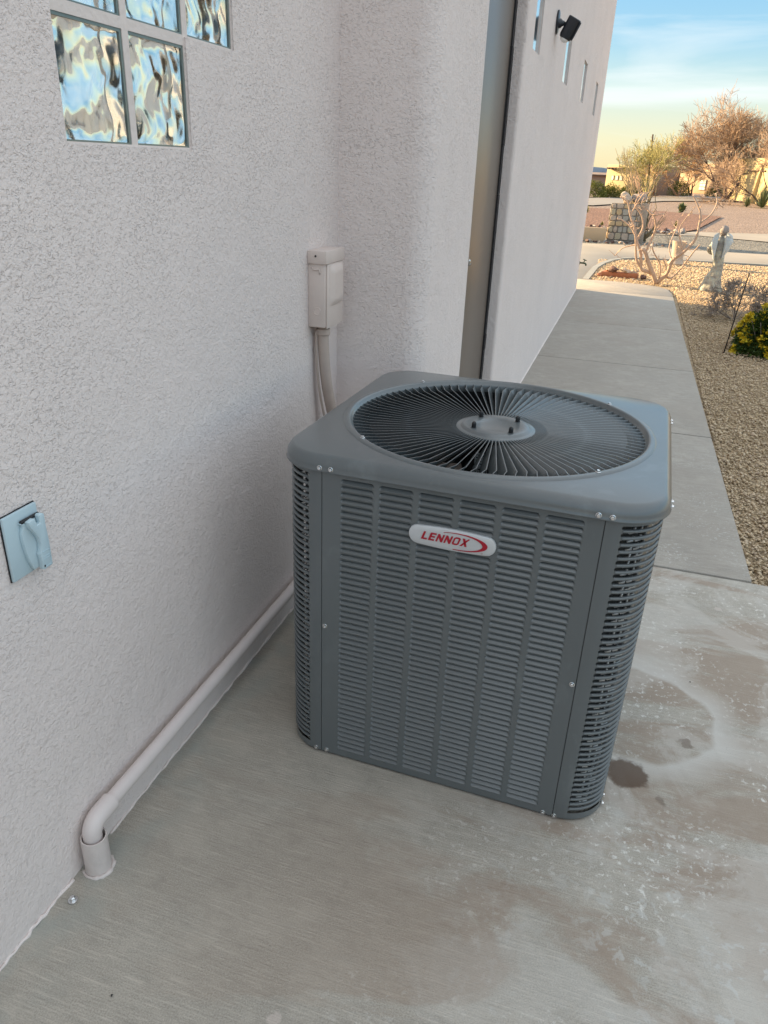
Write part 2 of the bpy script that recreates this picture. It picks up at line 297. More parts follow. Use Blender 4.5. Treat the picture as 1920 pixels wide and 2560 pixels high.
# ---------------------------------------------------------------- mesh helpers
def mk(name, v, f, mat=None, parent=None, smooth=False, me=None):
    if me is None:
        me = bpy.data.meshes.new(name); me.from_pydata([tuple(map(float, p)) for p in v], [], [tuple(q) for q in f]); me.update()
        if smooth: me.polygons.foreach_set('use_smooth', [True]*len(me.polygons))
        if mat is not None: me.materials.append(mat)
    o = bpy.data.objects.new(name, me); C.objects.link(o)
    if parent is not None: o.parent = parent
    return o
def tag(o, label=None, cat=None, group=None, kind=None):
    if label: o['label'] = label
    if cat: o['category'] = cat
    if group: o['group'] = group
    if kind: o['kind'] = kind
    return o
def empty(name, loc=(0, 0, 0), rz=0.0, parent=None):
    o = bpy.data.objects.new(name, None); C.objects.link(o); o.location = loc; o.rotation_euler = (0, 0, rz); o.empty_display_size = 0.1
    if parent is not None: o.parent = parent
    return o
class B:
    def __init__(s): s.v = []; s.f = []
    def add(s, v, f): n = len(s.v); s.v += [tuple(p) for p in v]; s.f += [tuple(i+n for i in q) for q in f]; return s
    def box(s, a, b):
        (x0, y0, z0), (x1, y1, z1) = a, b
        return s.add([(x0,y0,z0),(x1,y0,z0),(x1,y1,z0),(x0,y1,z0),(x0,y0,z1),(x1,y0,z1),(x1,y1,z1),(x0,y1,z1)], [(3,2,1,0),(4,5,6,7),(0,1,5,4),(1,2,6,5),(2,3,7,6),(3,0,4,7)])
    def tube(s, pts, rad, n=8, cap=True):
        P = [Vector(p) for p in pts]; rr = rad if isinstance(rad, (list, tuple)) else [rad]*len(P)
        V = []; F = []; up = None
        for i, p in enumerate(P):
            d = (P[min(i+1, len(P)-1)]-P[max(i-1, 0)])
            if d.length < 1e-9: d = Vector((0, 0, 1))
            d.normalize()
            if up is None: up = d.orthogonal().normalized()
            else:
                up = up-d*up.dot(d)
                up = d.orthogonal().normalized() if up.length < 1e-6 else up.normalized()
            w_ = d.cross(up)
            for k in range(n):
                t = 2*PI*k/n; V.append(p+(up*math.cos(t)+w_*math.sin(t))*rr[i])
        for i in range(len(P)-1):
            for k in range(n):
                a = i*n+k; b = i*n+(k+1) % n; F.append((a, b, b+n, a+n))
        if cap: F.append(tuple(range(n))[::-1]); F.append(tuple((len(P)-1)*n+k for k in range(n)))
        return s.add(V, F)
    def lathe(s, prof, n=32, c=(0, 0, 0), ax='z', close=False):
        V = []; F = []
        for (r, h) in prof:
            for k in range(n):
                t = 2*PI*k/n; x, y = r*math.cos(t), r*math.sin(t)
                q = (x, y, h) if ax == 'z' else ((h, x, y) if ax == 'x' else (x, h, y))
                V.append((q[0]+c[0], q[1]+c[1], q[2]+c[2]))
        for i in range(len(prof)-1):
            for k in range(n):
                a = i*n+k; b = i*n+(k+1) % n; F.append((a, b, b+n, a+n))
        if close: F.append(tuple(range(n))[::-1]); F.append(tuple((len(prof)-1)*n+k for k in range(n)))
        return s.add(V, F)
    def prism(s, poly, a, b, ax='x'):
        n = len(poly); V = []
        for h in (a, b):
            for (p, q) in poly: V.append((h, p, q) if ax == 'x' else ((p, h, q) if ax == 'y' else (p, q, h)))
        return s.add(V, [tuple(range(n))[::-1], tuple(range(n, 2*n))]+[(i, (i+1) % n, (i+1) % n+n, i+n) for i in range(n)])
    def mk(s, name, mat, parent=None, smooth=False, bevel=0.0, seg=2, fix=True, auto=None):
        o = mk(name, s.v, s.f, mat, parent, smooth)
        if fix:
            bm = bmesh.new(); bm.from_mesh(o.data); bmesh.ops.recalc_face_normals(bm, faces=bm.faces)
            if bevel:
                es = [e for e in bm.edges if len(e.link_faces) == 2 and e.calc_face_angle(0) > 0.5]
                bmesh.ops.bevel(bm, geom=es, offset=bevel, segments=seg, affect='EDGES', profile=0.5)
            bm.to_mesh(o.data); bm.free()
            if bevel or smooth or auto: o.data.polygons.foreach_set('use_smooth', [True]*len(o.data.polygons)); 
            if bevel or auto:
                try: o.data.set_sharp_from_angle(angle=R(auto or 40))
                except Exception: pass
        return o
def rock(name, c, r, mat, seed=0, sub=2, rough=0.22, parent=None, flatb=True):
    bm = bmesh.new(); bmesh.ops.create_icosphere(bm, subdivisions=sub, radius=1.0)
    rd = random.Random(seed); ph = [(Vector((rd.uniform(-1, 1), rd.uniform(-1, 1), rd.uniform(-1, 1))).normalized(), rd.uniform(0.25, 0.8)) for _ in range(7)]
    for v in bm.verts:
        p = v.co.normalized(); k = 1.0
        for d, lim in ph:
            dd = p.dot(d)
            if dd > lim: k -= (dd-lim)*0.9
        k *= 1+rd.uniform(-rough, rough)*0.25
        v.co = Vector((p.x*r[0]*k, p.y*r[1]*k, p.z*r[2]*k))
    me = bpy.data.meshes.new(name); bm.to_mesh(me); bm.free(); me.materials.append(mat)
    o = bpy.data.objects.new(name, me); C.objects.link(o); o.location = c; o.rotation_euler = (0, 0, rd.uniform(0, 6))
    if parent: o.parent = parent
    return o
def np_mesh(name, V, F, mat, parent=None):
    me = bpy.data.meshes.new(name); n = F.shape[1]
    me.vertices.add(len(V)); me.vertices.foreach_set('co', V.astype(np.float32).ravel())
    me.loops.add(F.size); me.loops.foreach_set('vertex_index', F.astype(np.int32).ravel())
    me.polygons.add(len(F)); me.polygons.foreach_set('loop_start', np.arange(0, F.size, n, dtype=np.int32)); me.polygons.foreach_set('loop_total', np.full(len(F), n, dtype=np.int32))
    me.update(calc_edges=True); me.materials.append(mat)
    o = bpy.data.objects.new(name, me); C.objects.link(o)
    if parent: o.parent = parent
    return o

# ================================================================ LARGE STRUCTURE
def sheet(name, poly, z, mat, thick=None, parent=None, kind='structure'):
    b = B()
    if thick: b.prism(poly, z-thick, z, 'z')
    else: b.add([(x, y, z) for x, y in poly], [tuple(range(len(poly)))])
    o = b.mk(name, mat, parent, bevel=0.004 if thick and kind else 0)
    if kind and parent is None: o['kind'] = kind
    return o
sheet('ground', [(-900, -700), (900, -700), (900, 1500), (-900, 1500)], -0.09, M['desert'])
# patio slab in front
sheet('patio_slab', [(-0.35, -9.0), (6.5, -9.0), (6.5, 0.355), (1.62, 0.395), (-0.35, 0.395)], 0.0, M['conc'], 0.1)
# walkway: one slab after the other, joints open between them
wk = empty('walkway'); wk['kind'] = 'structure'
ys = [0.403, 2.238, 3.965, 5.745, 8.135]; xr = [1.600, 1.583, 1.570, 1.557, 1.545]
for i in range(4):
    g = 0.007
    s_ = sheet('slab', [(0.05, ys[i]+g), (xr[i], ys[i]+g), (xr[i+1], ys[i+1]-g), (0.05, ys[i+1]-g)], 0.0, M['walk'], 0.1, wk)
sheet('slab', [(0.05, 8.143), (1.545, 8.143), (1.535, 8.45), (1.50, 8.79), (1.40, 9.0), (1.28, 9.11), (0.88, 9.25), (0.315, 9.22), (0.05, 9.2)], 0.0, M['walk'], 0.1, wk)
sheet('joint_filler', [(-0.3, 0.2), (1.59, 0.2), (1.53, 8.9), (-0.3, 8.9)], -0.014, M['joint'])
# driveway beyond the house corner and the street side
cv = [(0.31, 9.25), (0.36, 10.92), (0.45, 11.7), (0.59, 12.33), (0.75, 12.72), (0.93, 12.93), (1.33, 13.16), (1.92, 13.20), (3.38, 13.44), (9.0, 14.0), (30, 16.0)]
sheet('driveway', [(-14, 8.2), (0.04, 8.2), (0.04, 9.23)]+cv+[(30, 18.5), (3.68, 15.78), (2.28, 15.62), (1.46, 15.70), (0.72, 15.75), (-0.13, 15.55), (-14, 14.8)], -0.02, M['drive'], 0.05)
bb = B()
for i in range(len(cv)-1):
    a, b_ = Vector((*cv[i], 0)), Vector((*cv[i+1], 0)); d = (b_-a).normalized(); nn = Vector((d.y, -d.x, 0))
    bb.add([a, b_, b_+nn*0.09, a+nn*0.09, a+Vector((0, 0, 0.03)), b_+Vector((0, 0, 0.03)), b_+nn*0.09+Vector((0, 0, 0.03)), a+nn*0.09+Vector((0, 0, 0.03))],
           [(4, 5, 6, 7), (0, 1, 5, 4), (2, 3, 7, 6)])
o = bb.mk('curb', M['curb'], fix=True); o.location.z = -0.03; o['kind'] = 'structure'
# beds
sheet('gravel_bed', [(1.40, 0.33), (40, 0.33), (40, 16), (9, 14.0), (3.38, 13.42), (1.92, 13.19), (1.33, 13.15), (0.93, 12.9), (0.6, 12.3), (0.38, 10.9), (0.33, 9.1), (0.9, 8.9), (1.40, 8.3)], -0.030, M['gravel'])
sheet('grey_gravel_strip', [(-14, 14.9), (-0.13, 15.6), (1.46, 15.75), (3.68, 15.85), (30, 18.6), (30, 23), (4.2, 19.6), (2.57, 20.5), (-0.4, 20.5), (-14, 20)], -0.045, M['greygravel'])
sheet('cross_drive', [(1.4, 19.7), (2.6, 20.5), (4.2, 19.75), (30, 23.2), (30, 27.5), (4.63, 22.93), (2.5, 21.9)], -0.035, M['drive'])
sheet('red_mulch_bed', [(-12, 20.2), (-0.4, 20.7), (1.9, 20.7), (2.7, 23.4), (4.2, 32.8), (2.0, 34.8), (-12, 33)], -0.05, M['redmulch'])
sheet('street', [(-60, 35.5), (-1.2, 37.0), (2.3, 49.1), (5.6, 54.5), (9, 60), (60, 72), (60, 90), (6.6, 68), (2.7, 59.9), (-2.0, 47.5), (-60, 45)], -0.04, M['asphalt'])

# pebbles lying on the bed, real ones where the photo shows them singly
def pebbles(name, n, sampler, s0, s1):
    ico = bmesh.new(); bmesh.ops.create_icosphere(ico, subdivisions=1, radius=1.0)
    # an octahedron-like stone of 8 triangles is enough
    ico.free()
    V0 = np.array([(1, 0, 0), (0, 1, 0), (-1, 0, 0), (0, -1, 0), (0, 0, 1), (0, 0, -1), (.6, .6, .35), (-.6, .6, .35), (-.6, -.6, .35), (.6, -.6, .35)], float)
    F0 = np.array([(4, 6, 7), (4, 7, 8), (4, 8, 9), (4, 9, 6), (0, 1, 6), (1, 2, 7), (2, 3, 8), (3, 0, 9), (6, 1, 7), (7, 2, 8), (8, 3, 9), (9, 0, 6), (1, 0, 5), (2, 1, 5), (3, 2, 5), (0, 3, 5)])
    P = sampler(n); n = len(P); sz = rng.uniform(s0, s1, (n, 1, 1))*np.stack([rng.uniform(.7, 1.3, n), rng.uniform(.6, 1.1, n), rng.uniform(.45, .8, n)], 1)[:, None, :]
    V = V0[None]*(1+rng.normal(0, .12, (n, 10, 3)))*sz
    t = rng.uniform(0, 2*PI, n); ct, st = np.cos(t), np.sin(t); tl = rng.normal(0, .35, n)
    x = V[..., 0]*np.cos(tl)[:, None]+V[..., 2]*np.sin(tl)[:, None]; z = -V[..., 0]*np.sin(tl)[:, None]+V[..., 2]*np.cos(tl)[:, None]
    W = np.stack([x*ct[:, None]-V[..., 1]*st[:, None], x*st[:, None]+V[..., 1]*ct[:, None], z], -1)+P[:, None, :]
    F = (F0[None]+(np.arange(n)*10)[:, None, None]).reshape(-1, 3)
    return np_mesh(name, W.reshape(-1, 3), F, M['pebble'])
def samp1(n):
    y = rng.uniform(0.36, 9.0, n*2); x = 1.60+rng.uniform(0, 1, n*2)**1.3*1.9
    ok = (x > 1.603-0.0068*y)&(x < 1.75+0.19*y+0.5); return np.stack([x, y, rng.uniform(-0.026, -0.008, n*2)], 1)[ok][:n]
o = pebbles('loose_gravel', 34000, samp1, 0.005, 0.0115); tag(o, 'tan pea gravel covering the bed beside the walkway', 'gravel', kind='stuff')
def samp2(n):
    y = rng.uniform(8.3, 13.2, n*3); x = rng.uniform(0.4, 5.0, n*3)
    ok = ((x > 1.56)|(y > 9.3))&((y < 12.2+0.45*x)&(y < 13.1)); return np.stack([x, y, rng.uniform(-0.026, -0.012, n*3)], 1)[ok][:n]
o = pebbles('yard_gravel', 20000, samp2, 0.008, 0.018); tag(o, 'sunlit tan gravel around the statue and bare shrub', 'gravel', kind='stuff')

# ---------------------------------------------------------------- the house
house = empty('house', (0, 0, 0)); tag(house, 'taupe stucco house wall with glass blocks, rounded corner and slit windows', 'house')
HT = 4.3; XP = 0.31
def facegrid(b, plan, us, zs, holes, depth_vec):
    """plan(u)->(x,y); quads between breaks, holes = [(u0,u1,z0,z1)] with reveals along depth_vec"""
    def hole(u, z): return any(h[0]-1e-6 <= u <= h[1]+1e-6 and h[2]-1e-6 <= z <= h[3]+1e-6 for h in holes)
    us = sorted(set(round(u, 5) for u in us)); zs = sorted(set(round(z, 5) for z in zs))
    for i in range(len(us)-1):
        for j in range(len(zs)-1):
            if hole((us[i]+us[i+1])/2, (zs[j]+zs[j+1])/2): continue
            a, c = plan(us[i]), plan(us[i+1])
            b.add([(*a, zs[j]), (*c, zs[j]), (*c, zs[j+1]), (*a, zs[j+1])], [(0, 1, 2, 3)])
    def ishole(u, z): return hole(u, z)
    for i in range(len(us)-1):
        for j in range(len(zs)-1):
            u0, u1, z0, z1 = us[i], us[i+1], zs[j], zs[j+1]; um, zm = (u0+u1)/2, (z0+z1)/2
            if not hole(um, zm): continue
            dv = Vector(depth_vec)
            for (pa, pb, nb) in (((u0, z0), (u0, z1), (u0-1e-3, zm)), ((u1, z0), (u1, z1), (u1+1e-3, zm)), ((u0, z0), (u1, z0), (um, z0-1e-3)), ((u0, z1), (u1, z1), (um, z1+1e-3))):
                if hole(*nb): continue
                p = Vector((*plan(pa[0]), pa[1])); q = Vector((*plan(pb[0]), pb[1]))
                b.add([p, q, q+dv, p+dv], [(0, 1, 2, 3)])
G = 0.207; BY, BZ = -1.2936, 1.4414
rows = {0: (0, 1), 1: (0, 1, 2), 2: (0, 1, 2, 3), 3: (0, 1, 2, 3, 4)}
cells = [(i, j) for j in rows for i in rows[j]]
e_ = 0.006
wb = B()
uh = [-8.0, 0.0]; zh = [-0.1, 0, HT]; holes = []
for j, ii in rows.items():
    y0, y1 = BY+e_, BY+(max(ii)+1)*G-e_; z0 = BZ+j*G+(e_ if True else 0); z1 = BZ+(j+1)*G+(e_ if j < 3 else -e_)
    holes.append((y0, y1, z0, z1)); uh += [y0, y1]; zh += [z0, z1]
facegrid(wb, lambda u: (0.0, u), uh, zh, holes, (-0.10, 0, 0))
uh0, zh0, holes0 = list(uh), list(zh), list(holes)
# return wall, rounded corner, short pier face
path = [(0.0, 0.0), (0.235, 0.0)]+[(0.235+0.075*math.sin(t), 0.075-0.075*math.cos(t)) for t in np.linspace(0, PI/2, 9)[1:]]+[(XP, 0.668)]+[(XP-0.02+0.02*math.cos(t), 0.68+0.02*math.sin(t)) for t in np.linspace(0, PI/2, 4)]+[(0.20, 0.70)]
for (a, c) in zip(path[:-1], path[1:]):
    wb.add([(*a, -0.1), (*c, -0.1), (*c, HT), (*a, HT)], [(0, 1, 2, 3)])
# head over the door recess
wb.box((0.15, 0.695, 2.42), (XP, 1.625, HT))
# far jamb, rounded arris, long wall
jamb = [(0.20, 1.62), (0.292, 1.62)]+[(0.292+0.018*math.sin(t), 1.638-0.018*math.cos(t)) for t in np.linspace(0, PI/2, 7)[1:]]
for (a, c) in zip(jamb[:-1], jamb[1:]):
    wb.add([(*a, -0.1), (*c, -0.1), (*c, HT), (*a, HT)], [(0, 1, 2, 3)])
slits = [(1.855, 2.115), (3.36, 3.70), (4.90, 5.24), (6.60, 6.95)]
SZ0, SZ1 = 1.975, 2.275
uh = [1.638, 8.10]; 
for s0, s1 in slits: uh += [s0, s1]
facegrid(wb, lambda u: (XP, u), uh, [-0.1, SZ0, SZ1, HT], [(s0, s1, SZ0, SZ1) for s0, s1 in slits], (-0.09, 0, 0))
end = [(XP-0.06+0.06*math.cos(t), 8.10+0.06*math.sin(t)) for t in np.linspace(0, PI/2, 7)]+[(-0.4, 8.16)]
for (a, c) in zip(end[:-1], end[1:]):
    wb.add([(*a, -0.1), (*c, -0.1), (*c, HT), (*a, HT)], [(0, 1, 2, 3)])
LW = 1.8    # unseen roofless court, added with low walls so the glass blocks catch sky
wb.box((-8.2, 7.96, -0.1), (-0.4, 8.16, LW)).box((-8.2, -8.0, -0.1), (-8.0, 7.96, LW)).box((-8.0, -8.0, -0.1), (-0.1, -7.8, LW))
wall = wb.mk('wall', M['stucco'], house, fix=False, smooth=False)
bm = bmesh.new(); bm.from_mesh(wall.data); bmesh.ops.remove_doubles(bm, verts=bm.verts, dist=1e-4); bmesh.ops.recalc_face_normals(bm, faces=bm.faces); bm.to_mesh(wall.data); bm.free()
wall.data.polygons.foreach_set('use_smooth', [True]*len(wall.data.polygons)); wall.data.set_sharp_from_angle(angle=R(35))
cp_ = B(); cp_.box((-0.28, -8.0, HT-0.02), (-0.001, 0.0, HT+0.04)).box((-0.28, 0.001, HT-0.02), (XP-0.02, 8.12, HT+0.04)); cp_.mk('parapet_cap', M['stucco'], house)
bk = B(); facegrid(bk, lambda u: (-0.0995, u), [-8.0, 0.1]+[u_ for u_ in uh0 if u_ != 0.0], [-0.1, 0, HT]+zh0, holes0, (0.0, 0, 0)); bk.add([(-0.0995, 0.1, -0.1), (0.05, 0.1, -0.1), (0.05, 0.1, HT), (-0.0995, 0.1, HT)], [(0, 1, 2, 3)]).add([(0.05, 0.1, -0.1), (0.05, 8.1, -0.1), (0.05, 8.1, HT), (0.05, 0.1, HT)], [(0, 1, 2, 3)]); bk.mk('added_court_wall', M['inner'], house, fix=False)  # unseen back skin facing the added court behind the glass blocks
# window of glass blocks
gw = empty('glass_block_window', parent=house)
gb = B()
for (i, j) in cells:      # painted joints as strips round each block
    y0, z0 = BY+i*G, BZ+j*G; t = 0.0095
    for (a, c) in (((y0, z0), (y0+G, z0+t)), ((y0, z0+G-t), (y0+G, z0+G)), ((y0, z0+t), (y0+t, z0+G-t)), ((y0+G-t, z0+t), (y0+G, z0+G-t))):
        gb.box((-0.095, a[0], a[1]), (-0.0045, c[0], c[1]))
gb.mk('mortar_joint', M['trim'], gw)
M['rim'] = flat('glass_edge', (0.16, 0.20, 0.19), 0.15, var=0.2, sc=30)
nb = 34
for q, (i, j) in enumerate(cells):
    rd = random.Random(40+q); V = []; F = []; y0, z0 = BY+i*G+0.0098, BZ+j*G+0.0098; s = G-0.0196
    ph = [rd.uniform(0, 6) for _ in range(8)]
    def wave(a, c, k):
        e = min(a, 1-a, c, 1-c); e = min(1, e/0.09); e = e*e*(3-2*e)
        p, qv = a*2*PI, c*2*PI
        wv = math.sin(1.3*p+1.1*math.sin(1.2*qv+ph[k])+ph[k+1])+0.8*math.sin(1.6*qv+1.4*math.sin(0.9*p+ph[k+2])+ph[k+3])+0.12*math.sin(2.2*(p+qv)+ph[k+1])
        return e*(0.0027*wv+0.0008*math.sin(5*p+2.2*math.sin(2*qv+ph[k]))+0.002)
    for side in (0, 1):
        for a in range(nb+1):
            for c in range(nb+1):
                aa, cc = a/nb, c/nb; x = (-0.012+wave(aa, cc, 0)) if side == 0 else (-0.088-wave(aa, cc, 4))
                V.append((x, y0+aa*s, z0+cc*s))
    K = (nb+1)**2
    idx = lambda a, c, sd: sd*K+a*(nb+1)+c
    for a in range(nb):
        for c in range(nb):
            F.append((idx(a, c, 0), idx(a+1, c, 0), idx(a+1, c+1, 0), idx(a, c+1, 0))); F.append((idx(a, c+1, 1), idx(a+1, c+1, 1), idx(a+1, c, 1), idx(a, c, 1)))
    for a in range(nb):
        F += [(idx(a, 0, 0), idx(a, 0, 1), idx(a+1, 0, 1), idx(a+1, 0, 0)), (idx(a+1, nb, 0), idx(a+1, nb, 1), idx(a, nb, 1), idx(a, nb, 0)),
              (idx(0, a+1, 0), idx(0, a+1, 1), idx(0, a, 1), idx(0, a, 0)), (idx(nb, a, 0), idx(nb, a, 1), idx(nb, a+1, 1), idx(nb, a+1, 0))]
    o = mk('glass_block', V, F, M['glass'], gw, smooth=True); o.data.set_sharp_from_angle(angle=R(50))
    rm = B(); ya, yb_, za, zb_ = y0-0.0002, y0+s+0.0002, z0-0.0002, z0+s+0.0002; t = 0.0042
    rm.box((-0.0115, ya, za), (-0.0062, yb_, za+t*0.7)).box((-0.0115, ya, zb_-t*1.3), (-0.0062, yb_, zb_)).box((-0.0115, ya, za+t*0.7), (-0.0062, ya+t*0.6, zb_-t*1.3)).box((-0.0115, yb_-t*1.5, za+t*0.7), (-0.0062, yb_, zb_-t*1.3))
    rm.mk('glass_edge', M['rim'], gw)
# slit windows
for (s0, s1) in slits:
    o = empty('slit_window', parent=house)
    B().box((XP-0.09, s0+0.004, SZ0+0.004), (XP-0.012, s1-0.004, SZ1-0.004)).mk('pane', M['pane'], o)
    fr = B(); t = 0.006
    fr.box((XP-0.0125, s0+0.001, SZ0+0.001), (XP-0.010, s0+t, SZ1-0.001)).box((XP-0.0125, s1-t, SZ0+0.001), (XP-0.010, s1-0.001, SZ1-0.001)).box((XP-0.0125, s0+t, SZ0+0.001), (XP-0.010, s1-t, SZ0+t)).box((XP-0.0125, s0+t, SZ1-t), (XP-0.010, s1-t, SZ1-0.001))
    fr.mk('frame', M['dome'], o)
# door in the recess
door = empty('door', parent=house)
B().box((0.20, 0.715, 0.02), (0.247, 1.572, 2.40)).mk('door_leaf', M['door'], door, bevel=0.002)
wsb = B()
rs_ = random.Random(3); z = 0.02
while z < 2.40:
    h = rs_.uniform(0.08, 0.3); z1 = min(2.40, z+h); wsb.box((0.235, 1.574, z), (0.2545+rs_.uniform(0, 0.003), 1.6195, z1-0.002)); z = z1
wsb.mk('weatherstrip', M['rubber'], door)
hb = B(); hb.lathe([(0.026, 0.0), (0.026, 0.008), (0.012, 0.012), (0.010, 0.045)], 16, (0.247, 0.775, 1.065), 'x').tube([(0.290, 0.775, 1.065), (0.297, 0.765, 1.068), (0.299, 0.75, 1.074), (0.302, 0.735, 1.084)], [0.010, 0.010, 0.009, 0.006], 8)
hb.mk('door_handle', M['steel'], door, smooth=True)
B().box((0.10, 0.70, -0.02), (0.33, 1.62, 0.018)).mk('threshold', M['alu'], door, bevel=0.003)
# ragged painted bead at the foot of the wall
bd = B(); pts = []; n = 90
for k in range(n+1):
    y = -2.7+1.12*k/n; pts.append((0.001+rs_.uniform(-0.002, 0.003), y, 0.001+rs_.uniform(-0.002, 0.002)))
bd.tube(pts, [rs_.uniform(0.002, 0.005) for _ in pts], 6); bd.mk('base_bead', M['stucco'], house, smooth=True)
bd = B(); pts = [(0.002+rs_.uniform(-0.002, 0.002), -1.45+1.45*k/70, 0.0) for k in range(71)]
bd.tube(pts, [rs_.uniform(0.002, 0.005) for _ in pts], 6); bd.mk('base_bead', M['stucco'], house, smooth=True)
bd = B(); pts = [(XP+0.002, 1.7+6.4*k/60, 0.0) for k in range(61)]
bd.tube(pts, [rs_.uniform(0.004, 0.007) for _ in pts], 6); bd.mk('base_bead', M['stucco'], house, smooth=True)

# ================================================================ AIR CONDITIONER
AX, AY, AR = 0.6803, -0.6413, -0.0274
ac = empty('air_conditioner', (AX, AY, 0), AR); tag(ac, 'grey louvered outdoor air conditioner unit with round fan top on the concrete', 'air conditioner')
HB, RC, SEAM, DX = 0.4025, 0.104, 0.3062, 0.0165      # half depth, corner radius, seam, extra half width
def rsq(t, h, r):
    """point of a rounded square (half h, corner r) on the ray at angle t"""
    c, s = math.cos(t), math.sin(t); ax_, ay_ = abs(c), abs(s); k = h/max(ax_, ay_); x, y = ax_*k, ay_*k
    q = h-r
    if x > q and y > q:
        b_ = ax_*q+ay_*q; d = b_*b_-(2*q*q-r*r); k = b_+math.sqrt(max(d, 0)); x, y = ax_*k, ay_*k
    return (math.copysign(x, c), math.copysign(y, s))
NT = 320
def ringpts(h, r, z):
    o_ = []
    for k in range(NT):
        x, y = rsq(2*PI*k/NT, h, r); o_.append((x*(h-r+DX)/(h-r) if abs(x) <= h-r else x+math.copysign(DX, x), y, z))
    return o_
tb = B(); V = [(0.387*math.cos(2*PI*k/NT), 0.387*math.sin(2*PI*k/NT), 0.8520) for k in range(NT)]
hc = 0.3975
prof = [(-0.004, 0.8512), (0.0, 0.8502), (0.0035, 0.8482), (0.0075, 0.8435), (0.011, 0.8375), (0.0135, 0.832), (0.0145, 0.8275), (0.0145, 0.8175), (0.0160, 0.8160), (0.0150, 0.8145), (0.005, 0.8145), (0.0, 0.818)]
for (o_, z_) in prof: V += ringpts(hc+o_, 0.094+o_, z_)
F = []
for i in range(len(prof)):
    for k in range(NT):
        a, b_ = i*NT+k, i*NT+(k+1) % NT; F.append((a, b_, b_+NT, a+NT))
top = mk('top_cover', V, F, M['ac'], ac, smooth=True)
# fan guard: outer ring, hub disc, vanes, nuts
fg = empty('fan_guard', parent=ac)
rb = B(); rb.lathe([(0.390, 0.8518), (0.3875, 0.8545), (0.384, 0.8562), (0.379, 0.8568), (0.374, 0.8560), (0.3705, 0.8535), (0.3695, 0.850), (0.3655, 0.8475), (0.3635, 0.843), (0.363, 0.826)], 160)
rb.mk('guard_ring', M['ac'], fg, smooth=True, fix=False)
hub = B(); hub.lathe([(0.101, 0.832), (0.1015, 0.8355), (0.099, 0.8370), (0.091, 0.8372), (0.088, 0.8385), (0.084, 0.8425), (0.080, 0.8435), (0.052, 0.8435), (0.046, 0.8415), (0.044, 0.8408), (0.001, 0.8408)], 72)
hub.lathe([(0.101, 0.832), (0.101, 0.822), (0.02, 0.822)], 48)
hub.mk('hub_plate', M['ac'], fg, smooth=True, fix=False)
for (x, y) in ((0.047, 0.047), (-0.049, 0.047), (-0.047, -0.047), (0.047, -0.049)):
    nbm = B(); nbm.lathe([(0.0065, 0.8430), (0.0065, 0.846)], 6, (x, y, 0), close=True).lathe([(0.0058, 0.846), (0.0058, 0.8545), (0.0045, 0.858), (0.002, 0.8595), (0.0003, 0.86)], 12, (x, y, 0))
    nbm.mk('cap_nut', M['black'], fg, smooth=False)
    nbm = B(); nbm.lathe([(0.009, 0.8432), (0.009, 0.8442), (0.004, 0.8442)], 14, (x, y, 0)); nbm.mk('washer', M['ac'], fg)
NV = 92; V = []; us = [0, .04, .12, .35, .65, .84, .90, .94, .975, 1.0]
r_a, r_b = 0.0995, 0.3655
for u in us:
    r = r_a+(r_b-r_a)*u
    zt = 0.8365+(0.8472-0.8365)*u
    hgt = 0.021*min(1, 0.35+u*4)*(1.0 if u < .9 else 1.0-(u-.9)*2.5)
    tilt = 0.62 if u < .84 else 0.62*(1-(u-.84)/.16*0.75)          # ends are bent upright
    sw = 0.0 if u < .84 else -0.010*math.sin((u-.84)/.16*PI/2)
    if u < .05: tilt = 0.3
    ty = math.tan(tilt)*hgt
    th = 0.0010
    V += [(r, sw-th, zt), (r, sw+th, zt), (r, sw-ty+th, zt-hgt), (r, sw-ty-th, zt-hgt)]
F = []
for i in range(len(us)-1):
    for k in range(4): a, b_ = i*4+k, i*4+(k+1) % 4; F.append((a, b_, b_+4, a+4))
vane = mk('vane', V, F, M['ac'], fg)
for k in range(NV):
    o = vane if k == 0 else vane.copy()
    if k: C.objects.link(o)
    o.rotation_euler = (0, 0, 2*PI*k/NV)
# motor, blades, interior
motor = B(); motor.lathe([(0.02, 0.805), (0.066, 0.800), (0.071, 0.792), (0.071, 0.69), (0.06, 0.68), (0.01, 0.675)], 36).tube([(0.03, 0, 0.80), (0.05, 0, 0.825)], 0.01, 8)
mo = motor.mk('motor', M['black'], ac, auto=30)
lb = B(); n = 16; a0, a1 = R(-118), R(-52)
for (zz0, zz1, aa0, aa1) in ((0.715, 0.787, a0, R(-88)), (0.715, 0.787, R(-84), a1)):
    V = []; 
    for k in range(n+1):
        t = aa0+(aa1-aa0)*k/n; V += [(0.0722*math.cos(t), 0.0722*math.sin(t), zz0), (0.0722*math.cos(t), 0.0722*math.sin(t), zz1)]
    lb.add(V, [(2*k, 2*k+2, 2*k+3, 2*k+1) for k in range(n)])
mlab = lb.mk('motor_label', M['white'], mo)
tx = B()
for row in range(8):
    zc = 0.779-row*0.0075; t = a0+0.05
    while t < R(-55):
        wd = rs_.uniform(0.04, 0.12)
        if not (R(-89) < t < R(-80)) and not (row in (4, 5, 6) and R(-104) < t < R(-88)):
            tx.add([(0.0727*math.cos(q), 0.0727*math.sin(q), zc+dz) for q, dz in ((t, 0), (t+wd, 0), (t+wd, 0.0028), (t, 0.0028))], [(0, 1, 2, 3)])
        t += wd+rs_.uniform(0.02, 0.1)
def stroke(b, segs, org, s, wd, to3):
    for (p, q) in segs:
        p = Vector(p)*s; q = Vector(q)*s; d = (q-p).normalized()*wd/2; n_ = Vector((-d.y, d.x)); c_ = [p-d+n_, p-d-n_, q+d-n_, q+d+n_]
        b.add([to3(org[0]+c.x, org[1]+c.y) for c in c_], [(0, 1, 2, 3)])
